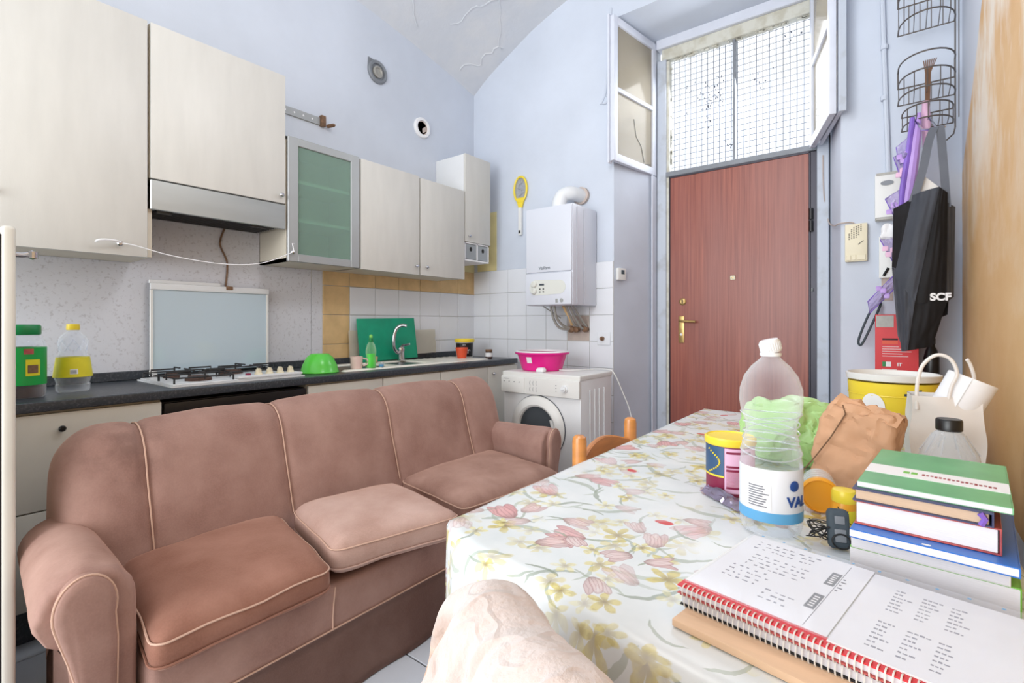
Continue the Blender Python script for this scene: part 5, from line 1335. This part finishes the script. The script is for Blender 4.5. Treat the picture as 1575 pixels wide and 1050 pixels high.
# small yellow jar
c = (-.086, 1.175, T0)
t = thing('yellow_jar', 'small yellow jar with a domed yellow cap beside the stack of books', 'jar', c)
cyl(t, 'jar', c, [(.018, 0), (.0205, .003), (.0205, .045), (.018, .05)], 'apricot', 28)
cyl(t, 'cap', c, [(.0205, .047), (.0215, .05), (.0215, .064), (.019, .070), (.001, .072)], 'yellow', 28)
a0 = ang_to_cam(c)
b = B(); band(b, c, .0209, .0209, c[2]+.006, c[2]+.034, a0-1.0, a0+1.1, 14, 1); obj('label', b, 'ylabel', t)
b = B()
for (a1, z1, a2, z2) in ((-.5, .04, .1, .02), (-.1, .028, .35, .034), (.1, .02, .6, .008), (-.2, .014, .2, .024)):
    tube(b, [(c[0]+math.cos(a0+a1)*.0212, c[1]+math.sin(a0+a1)*.0212, c[2]+z1), (c[0]+math.cos(a0+a2)*.0212, c[1]+math.sin(a0+a2)*.0212, c[2]+z2)], .0009, 4)
obj('branch_print', b, 'dark', t)
# keys and fob
t = thing('key_fob', 'dark plastic key fob with a small tangle of wire standing beside the books', 'keys', (-.09, 1.05, T0))
Mf = Matrix.Translation((-.083, 1.045, T0+.001)) @ Matrix.Rotation(math.radians(20), 4, 'Z') @ Matrix.Rotation(math.radians(-12), 4, 'X')
b = B(); rquad(b, [(-.017, -.011), (.017, -.011), (.017, .011), (-.017, .011)], 0, .066, .008, 10, 10, .001, 0, 1, 0)
for v in b.verts: v.co = Mf @ v.co; v.co.z = max(v.co.z, T0)
fb = obj('fob', b, 'inkd', t)
b = B(); box(b, -.009, .009, -.0135, -.010, .012, .034, .002, 2, Mf); box(b, -.008, .008, -.0135, -.010, .042, .056, .002, 2, Mf); obj('button', b, 'greyframe', fb)
b = B(); tube(b, [Mf @ Vector((math.cos(a)*.014, -.015, .004+math.sin(a)*.012+.01)) for a in [2*PI*k/20 for k in range(20)]], .0015, 6, True); obj('key_ring', b, 'black', t)
b = B()
for k in range(6):
    s = k*1.7; pts = [(-.115+.018*math.sin(s+j*1.9), 1.05+.018*math.cos(s*1.3+j*1.4), T0+.004+.034*abs(math.sin(j*.8+s))) for j in range(5)]
    tube(b, spline(pts, 5), .0011, 5)
for v in b.verts: v.co.z = max(v.co.z, T0+.0005)
obj('wire_tangle', b, 'black', t)
# stack of books : z0, z1, front-left, front-right, depth, skew, cover, pages
def book(label, z0, z1, fl, fr, depth, cover, pages, ct=.0025, sp=None, hard=0, spine='back', lift=0):
    fl, fr = Vector((fl[0], fl[1], 0)), Vector((fr[0], fr[1], 0)); X = (fr-fl); L = X.length; X.normalize(); Yv = Vector((-X.y, X.x, 0))
    M = Matrix(((X.x, Yv.x, 0, fl.x), (X.y, Yv.y, 0, fl.y), (0, 0, 1, 0), (0, 0, 0, 1)))
    t = thing('book', label, 'book', (fl.x+X.x*L/2+Yv.x*depth/2, fl.y+X.y*L/2+Yv.y*depth/2, z0), 'books stacked by the ochre wall')
    h = hard
    b = B(); box(b, h, L-h, h, depth-h, z0+ct, z1-ct, .0008, 1, M)
    o = obj('pages', b, pages, t)
    for (a, c_, nm) in ((z0, z0+ct, 'back_cover'), (z1-ct, z1, 'front_cover')):
        b = B(); box(b, 0, L, 0, depth, a, c_, .0006, 1, M); obj(nm, b, cover if nm == 'front_cover' or sp is None else sp, t)
    b = B(); box(b, L-.0015, L+.001, 0, depth, z0, z1, .0006, 1, M); obj('spine', b, cover, t)
    return t, M, L
zb = T0
bk1 = book('thick white-paged textbook with a light green cover, bottom of the stack', zb, zb+.044, (-.062, .955), (.128, .938), .27, 'lgreen', 'pages', .002)
bk2 = book('white softcover book second from the bottom of the stack', zb+.0445, zb+.070, (-.060, .950), (.117, .934), .26, 'plastic', 'pages', .0012)
bk3 = book('thin blue-covered book in the middle of the stack', zb+.0705, zb+.084, (-.060, .918), (.122, .900), .27, 'blueb', 'pages', .0016)
bk4 = book('thick book with a red patterned cover under the navy hardback', zb+.0845, zb+.121, (-.056, .945), (.108, .930), .24, 'redb', 'pages', .0022, hard=.003)
bk5 = book('navy hardback with tan pages directly under the green book', zb+.1215, zb+.141, (-.058, .941), (.100, .926), .24, 'navy', 'tanpages', .0022, hard=.004)
bk6 = book('green softcover book with a white title stripe on top of the stack', zb+.1415, zb+.1505, (-.052, .950), (.120, .934), .27, 'green', 'pages', .0006)
t, M, L = bk6; z = zb+.1505
b = B(); box(b, 0, L, .075, .135, z, z+.0005, 0, 1, M); st = obj('title_stripe', b, 'paper', t)
b = B(); box(b, .048, .056, .098, .112, z+.0005, z+.0009, 0, 1, M); box(b, .058, .066, .098, .112, z+.0005, z+.0009, 0, 1, M); obj('title_mark', b, 'lgreen', st)
b = B()
for k in range(17):
    x = .072+k*.0052; y = .104-.0006*k; box(b, x, x+.0035, y-.005+.002*(k % 3), y+.006-.0015*(k % 2), z+.0005, z+.0009, 0, 1, M)
obj('title_print', b, 'redb', st)
t, M, L = bk3
b = B(); box(b, .085, .095, .004, .009, zb+.084, zb+.0843, 0, 1, M); obj('cover_mark', b, 'paper', t)
t, M, L = bk5
b = B(); tube(b, [M @ Vector((L-.012, -.0015, zb+.123)), M @ Vector((L-.008, -.002, zb+.132)), M @ Vector((L-.013, -.0015, zb+.139))], .004, 6); obj('ribbon', b, 'purple', t)
# spiral notebooks and the transparent folder of sheets
X = Vector((.9898, -.105, 0)).normalized()*1; X = Vector((.251, -.044, 0)).normalized(); Yv = Vector((-X.y, X.x, 0))
def Mn(o): return Matrix(((X.x, Yv.x, 0, o[0]), (X.y, Yv.y, 0, o[1]), (0, 0, 1, o[2]), (0, 0, 0, 1)))
t = thing('kraft_notebook', 'tan wooden-looking folder sticking out under the red spiral notebook', 'folder', (-.1, .75, T0))
M = Mn((-.236, .645, T0)); b = B(); box(b, 0, .33, 0, .225, 0, .010, .002, 2, M); obj('cover', b, 'board', t)
t = thing('spiral_notebook', 'lower spiral notebook with dark covers under the red one', 'notebook', (-.08, .78, T0+.0105))
M = Mn((-.238, .684, T0+.0105)); b = B(); box(b, 0, .325, .003, .215, .0012, .013, .001, 1, M); obj('pages', b, 'pages', t)
b = B(); box(b, -.001, .326, 0, .217, 0, .0012, 0, 1, M); obj('back_cover', b, 'dark', t); b = B(); box(b, -.001, .326, 0, .217, .013, .0142, 0, 1, M); obj('front_cover', b, 'maroon', t)
def spiral(M, z0, z1, m, t, n=48, r=None):
    r = (z1-z0)/2+.0025; zc = (z0+z1)/2; o = None
    for k in range(n):
        x = .008+k*(.31/(n-1))
        if o is None:
            b = B(); tube(b, [M @ Vector((x, .004+math.cos(a)*r*.95, zc+math.sin(a)*r)) for a in [2*PI*q/12 for q in range(12)]], .0009, 5, True); o = obj('spiral_ring', b, m, t); x0 = x
        else:
            c_ = o.copy(); C.objects.link(c_); c_.location = X*(x-x0)
spiral(M, 0, .0142, 'plastic', t)
t = thing('spiral_notebook', 'red spiral notebook on top, covered by a clear sleeve of printed sheets', 'notebook', (-.08, .78, T0+.027))
M = Mn((-.240, .680, T0+.0272)); b = B(); box(b, 0, .325, .003, .222, .0012, .010, .001, 1, M); obj('pages', b, 'pages', t)
b = B(); box(b, -.001, .326, 0, .224, 0, .0012, 0, 1, M); obj('back_cover', b, 'redb', t)
b = B(); box(b, -.001, .326, 0, .020, .010, .0116, 0, 1, M); o = obj('red_cover_edge', b, 'redbox', t)
b = B(); box(b, -.001, .326, .020, .224, .010, .0110, 0, 1, M); obj('front_cover', b, 'plastic', t)
spiral(M, 0, .0112, 'plastic', t)
t = thing('printed_sheets', 'clear sleeve with two printed white sheets lying on the red notebook', 'papers', (-.06, .80, T0+.039))
M = Mn((-.232, .692, T0+.0390))
for (x0, x1, y0, y1) in ((.0, .168, .006, .226), (.170, .345, -.002, .220)):
    b = B(); box(b, x0, x1, y0, y1, 0, .0008, 0, 1, M); obj('sheet', b, 'paper', t)
b = B(); box(b, -.004, .35, .0, .238, .0010, .0014, 0, 1, M); obj('sleeve', b, 'sleeve', t)
b = B()
for k in range(11): lathe(b, [(.0022, .0008), (.0022, .0011)], M @ Vector((.012+k*.032, .232, 0)), 8)
obj('punch_hole', b, 'bluel', t)
b = B()
rr = random.Random(3)
for (bx, by, nl, ln) in ((.018, .205, 3, .085), (.03, .155, 4, .075), (.02, .10, 4, .05), (.08, .06, 3, .03)):
    for l_ in range(nl):
        x = bx
        while x < bx+ln:
            w_ = rr.uniform(.002, .008); y = by-l_*.013+rr.uniform(-.001, .001); box(b, x, x+w_, y, y+rr.uniform(.0022, .004), .0008, .00095, 0, 1, M); x += w_+rr.uniform(.002, .010)
for (bx, by) in ((.20, .185), (.20, .085)):
    for col in range(3):
        for l_ in range(7):
            x = bx+col*.028
            for k in range(rr.randint(2, 4)):
                w_ = rr.uniform(.002, .0055); y = by-l_*.0105; box(b, x, x+w_, y, y+rr.uniform(.002, .0038), .0008, .00095, 0, 1, M); x += w_+.0012
o = obj('small_print', b, 'print', t); o['kind'] = 'stuff'
for y in (.135, .055):
    b = B(); box(b, .128, .140, y, y+.045, .0008, .0011, .0001, 1, M); hb = obj('heading_block', b, 'greyframe', t)
    b = B()
    for k in range(5): box(b, .131, .137, y+.006+k*.007, y+.009+k*.007, .0011, .0012, 0, 1, M)
    obj('heading_print', b, 'paper', hb)
b = B()
for k in range(5): box(b, .144, .144+.003*(1+k % 2), .125+k*.01, .128+k*.01, .0008, .00095, 0, 1, M)
box(b, .1415, .1422, .01, .215, .0008, .00095, 0, 1, M); obj('margin_line', b, 'ink', t)

# ---------------------------------------------------------------- corner rack, bags, carton
RY, RX = 3.20, .10
t = thing('wire_basket_rack', 'bronze wire rack of three baskets hanging in the corner above the black bag', 'basket rack', (.1, 3.24, 2.0))
b = B(); tube(b, [(.212, 3.19, 3.05), (.212, 3.19, 2.10), (.206, 3.19, 2.07), (.18, 3.19, 2.045)], .0035, 6); tube(b, [(.226, 3.2, 3.05), (.226, 3.2, 2.15)], .0022, 6)
o = obj('upright', b, 'wire', t)
def basket(z, h, top2, xl=-.005, xr=.212, d=.20, yb=3.21):
    b = B()
    def ring(zz, xl=xl, dd=d):
        out = []
        for k in range(15):
            a = PI*k/14; out.append(((xl+xr)/2-math.cos(a)*(xr-xl)/2, yb-math.sin(a)**.7*dd, zz))
        return out
    R1 = ring(z+h); R0 = ring(z)
    tube(b, R1, .0035, 6); tube(b, R0, .0035, 6); tube(b, [R1[0], R1[-1]], .0035, 6); tube(b, [R0[0], R0[-1]], .003, 6)
    if top2: R2 = ring(z+h+top2); tube(b, R2, .0035, 6); tube(b, [R2[0], R1[0]], .0035, 6); tube(b, [R2[-1], R1[-1]], .0035, 6)
    for k in range(1, 14, 2):
        tube(b, [R1[k], (R0[k][0], R0[k][1], z)], .0022, 5)
        tube(b, [R0[k], (R0[k][0], yb, z)], .0020, 5)
    for k in range(1, 5): x = xl+(xr-xl)*k/5; tube(b, [(x, yb, z), (x, yb, z+h)], .002, 5)
    obj('basket', b, 'wire', t)
basket(2.62, .14, .10); basket(2.265, .085, .08); basket(2.13, .07, 0, .01, .205, .17)
for k in (0, 1):
    b = B(); tube(b, [(.06+.05*k, 3.06, 2.13), (.085+.05*k, 3.0, 2.06), (.11+.05*k, 2.95, 2.04)], .0055, 6); obj('hook', b, 'chrome', t)
# twigs / incense
t = thing('brush_bundle', 'dark bristle bundle and pink rolled umbrella standing in the lower baskets', 'umbrella', (.1, 3.12, 2.15))
b = B()
for k in range(7): tube(b, [(.10+.002*k, 3.10, 2.14), (.10+.003*k, 3.10, 2.36), (.092+.008*k, 3.10, 2.42)], .0022, 4)
obj('bristle', b, 'brownwood', t)
b = B(); lathe(b, [(.010, 0), (.016, .06), (.018, .20), (.014, .26), (.018, .27), (.008, .275)], (.105, 3.10, 1.95), 10, (-.02, 0, 1)); obj('pink_umbrella', b, 'pinkl', t)
t = thing('purple_umbrella', 'long lilac folded umbrella hanging from the lowest basket', 'umbrella', (.06, 3.05, 1.75))
b = B(); tube(b, [(.075, 3.06, 2.16), (.065, 3.05, 2.05), (.045, 3.04, 1.86), (.025, 3.03, 1.70)], [.008, .020, .024, .022], 10); obj('canopy', b, 'lilac', t)
b = B(); tube(b, [(.050, 3.045, 2.14), (.035, 3.035, 1.98), (.012, 3.02, 1.8), (.005, 3.01, 1.68)], [.010, .013, .012, .008], 8); obj('fold', b, 'purple', t)
def packet(label, q, seed):
    """clear vinyl packet with a purple border: q four corners (x,z), facing the room"""
    cx = sum(p[0] for p in q)/4; cz = sum(p[1] for p in q)/4; yb = 3.08
    t = thing('vinyl_packet', label, 'packet', (cx, yb, cz), 'purple-edged vinyl packets hanging behind the black bag')
    q = [Vector((p[0], yb-.012*i, p[1])) for i, p in enumerate(q)]
    b = B(); grid(b, lambda a, c_: (q[0]*(1-a)*(1-c_)+q[1]*a*(1-c_)+q[2]*a*c_+q[3]*(1-a)*c_)+Vector((0, 1, 0))*.03*noise.noise(Vector((a*4, c_*4, seed)))-Vector((0, .03, 0))*math.sin(a*PI)*math.sin(c_*PI), 12, 12)
    bmesh.ops.solidify(b, geom=b.faces[:], thickness=.002); obj('film', b, 'purpfilm', t, .5)
    b = B(); tube(b, q, .0026, 6, True); obj('border', b, 'purple', t)
    b = B()
    for k in range(3):
        p = q[0]*.5+q[2]*.5+Vector((.018*math.sin(k*2.1+seed), -.035, .018*math.cos(k*2.5)));
        r_ = rquad(b, [(p.x-.013, p.y-.003), (p.x+.013, p.y-.003), (p.x+.010, p.y+.003), (p.x-.012, p.y+.003)], p.z-.010, p.z+.012, .003, 6, 3, .002, .006, k+seed)
    obj('contents', b, 'lilac' if seed % 2 else 'pinkl', t, .5)
packet('upper purple-edged vinyl packet hanging below the basket rack', [(-.012, 2.02), (.07, 2.09), (.045, 1.88), (.0, 1.93)], 1)
packet('second purple-edged vinyl packet, below the upper one', [(-.022, 1.975), (.03, 2.0), (.05, 1.80), (.01, 1.845)], 2)
packet('third purple-edged packet just left of the black bag top', [(-.055, 1.775), (.01, 1.815), (.01, 1.65), (-.02, 1.68)], 3)
packet('lowest purple-edged packet, at the left edge of the black bag', [(-.075, 1.575), (.0, 1.60), (.0, 1.44), (-.02, 1.45)], 4)
packet('open purple-edged vinyl sheet hanging low beside the red carton', [(-.125, 1.27), (.0, 1.42), (.0, 1.35), (-.115, 1.21)], 5)
t = thing('tissue_pack', 'white crumpled tissue pack left of the black bag', 'tissues', (-.05, 3.1, 1.6))
b = B(); rquad(b, [(-.075, 3.05), (-.005, 3.05), (-.005, 3.09), (-.075, 3.09)], 1.575, 1.635, .015, 14, 6, .01, 0, 3); crumple(b, .012, 25, 4); obj('pack', b, 'paper', t, .4)
b = B(); tube(b, spline([(-.08, YB-.03, 1.265), (-.12, YB-.08, 1.22), (-.165, YB-.1, 1.09), (-.168, YB-.1, 1.05), (-.15, YB-.1, 1.06), (-.10, YB-.06, 1.19), (-.08, YB-.03, 1.25)], 6, True), .006, 8, True)
setp(obj('cable_loop', b, 'inkd'), 'dark cable loop hanging left of the red carton', 'cable')
# black carrier bag
t = thing('black_carrier_bag', 'large charcoal fabric carrier bag hanging from the wire rack against the ochre wall', 'bag', (.09, 2.95, 1.4))
YB2 = 2.93
def sheet(nm, P4, m, bulge, seed, par=t, n=24, th=.002, fold=.006):
    q = [Vector(p) for p in P4]
    b = B(); grid(b, lambda a, c_: (q[0]*(1-a)*(1-c_)+q[1]*a*(1-c_)+q[2]*a*c_+q[3]*(1-a)*c_)+Vector((0, -1, 0))*(bulge*math.sin(a*PI)*(.4+.6*math.sin(c_*PI))+fold*noise.noise(Vector((a*5, c_*3, seed))))+Vector((fold*.7*noise.noise(Vector((c_*4, 1, seed+a)))*math.sin(a*PI), 0, 0)), n, n)
    bmesh.ops.solidify(b, geom=b.faces[:], thickness=th); return obj(nm, b, m, par, .9)
sheet('back_panel', ((-.022, 3.02, 1.71), (.198, 3.02, 1.685), (.175, 3.02, 1.20), (.0, 3.02, 1.10)), 'blk_cloth2', -.01, 1)
sheet('side_gusset', ((-.022, 3.015, 1.71), (.052, 2.93, 1.735), (.002, 2.93, 1.40), (-.028, 3.0, 1.42)), 'blk_cloth2', .01, 2)
sheet('side_gusset', ((-.028, 3.0, 1.43), (.002, 2.93, 1.41), (.008, 2.925, 1.06), (-.006, 3.0, 1.10)), 'blk_cloth', .01, 3)
sheet('front_flap', ((.048, 2.93, 1.748), (.142, 2.90, 1.765), (.055, 2.88, 1.25), (-.018, 2.92, 1.38)), 'blk_cloth', .03, 4)
sheet('front_flap', ((-.018, 2.92, 1.39), (.056, 2.88, 1.26), (.030, 2.90, 1.035), (.008, 2.93, 1.03)), 'blk_cloth', .02, 6)
sheet('front_panel', ((.140, 2.90, 1.765), (.170, 2.93, 1.74), (.165, 2.92, 1.25), (.055, 2.885, 1.25)), 'blk_cloth2', .015, 7)
sheet('front_panel', ((.056, 2.885, 1.26), (.168, 2.92, 1.26), (.118, 2.93, 1.055), (.030, 2.90, 1.035)), 'blk_cloth2', .012, 8)
sheet('side_gusset', ((.165, 2.93, 1.70), (.200, 3.0, 1.685), (.195, 3.0, 1.28), (.163, 2.92, 1.25)), 'blk_cloth', .004, 9)
text('SCF', (.108, 2.888, 1.262), (1, .12, .0), (0, 0, 1), .044, 'paper', t, ext=.0006, bold=.002)
def strap(nm, P_, w_, m):
    P_ = spline(P_, 8); b = B()
    rs = [[p+Vector((-w_/2, 0, 0)), p+Vector((w_/2, 0, 0)), p+Vector((w_/2, .004, 0)), p+Vector((-w_/2, .004, 0))] for p in P_]; rings(b, rs); obj(nm, b, m, t)
strap('strap', [(.125, 2.94, 2.045), (.105, 2.93, 1.98), (.085, 2.93, 1.86), (.05, 2.93, 1.72)], .032, 'blk_cloth')
strap('strap', [(.145, 2.94, 2.045), (.152, 2.95, 1.95), (.160, 2.95, 1.82), (.168, 2.95, 1.68)], .030, 'blk_cloth')
t2 = thing('carton_in_bag', 'pale cardboard corner sticking out of the black carrier bag', 'carton', (.09, 2.97, 1.74))
b = B(); prism(b, [(.055, 2.955, 1.70), (.085, 2.955, 1.84), (.150, 2.955, 1.765), (.14, 2.955, 1.68)], (0, .012, 0)); obj('flap', b, 'wpaper', t2)
# shelf with the red carton and a black bottle
t = thing('corner_shelf', 'small wooden corner shelf behind the yellow tub', 'shelf', (.05, 3.2, .82))
b = B(); box(b, -.12, XR-.004, 3.12, YB-.003, .80, .82, .003, 1); obj('board', b, 'brownwood', t)
for x in (-.08, .18):
    b = B(); prism(b, [(x, YB-.003, .80), (x, 3.15, .80), (x, YB-.003, .68)], (.012, 0, 0)); obj('bracket', b, 'brownwood', t)
t = thing('red_carton', 'red printed carton standing upright below the black bag', 'carton', (-.01, 3.2, .82))
b = B(); box(b, -.098, .076, 3.17, 3.26, .8205, 1.205, .001, 1); rb = obj('carton', b, 'redbox', t)
b = B(); box(b, -.094, -.022, 3.1685, 3.17, 1.14, 1.20); obj('grey_sticker', b, 'pipe', rb)
b = B(); box(b, -.068, -.005, 3.1685, 3.17, 1.075, 1.083); obj('dark_bar', b, 'dark', rb)
b = B(); box(b, -.068, -.005, 3.1685, 3.17, 1.055, 1.070); obj('orange_bar', b, 'orange', rb)
b = B(); box(b, -.068, -.054, 3.1685, 3.17, .94, .965); obj('flag_green', b, 'capg', rb)
b = B(); box(b, -.054, -.032, 3.1685, 3.17, .94, .965); obj('flag_white', b, 'paper', rb)
text('IT', (-.008, 3.1695, .945), (1, 0, 0), (0, 0, 1), .022, 'paper', rb, bold=.0008)
b = B()
for k in range(5): box(b, -.068, .0+.06*((k*7) % 5)/5, 3.169, 3.17, 1.04-k*.012, 1.0425-k*.012)
for k in range(6): box(b, -.068, -.01+.07*((k*3) % 5)/5, 3.169, 3.17, .925-k*.012, .9275-k*.012)
o = obj('small_print', b, 'paper', rb); o['kind'] = 'stuff'
t = thing('dark_bottle', 'black bottle standing in the corner beside the red carton', 'bottle', (.13, 3.2, .8205))
cyl(t, 'bottle', (.125, 3.2, .8205), [(.028, 0), (.031, .005), (.031, .17), (.022, .21), (.014, .225), (.014, .24)], 'black', 20); cyl(t, 'cap', (.125, 3.2, .8205), [(.016, .238), (.016, .265), (.001, .267)], 'inkd', 16)
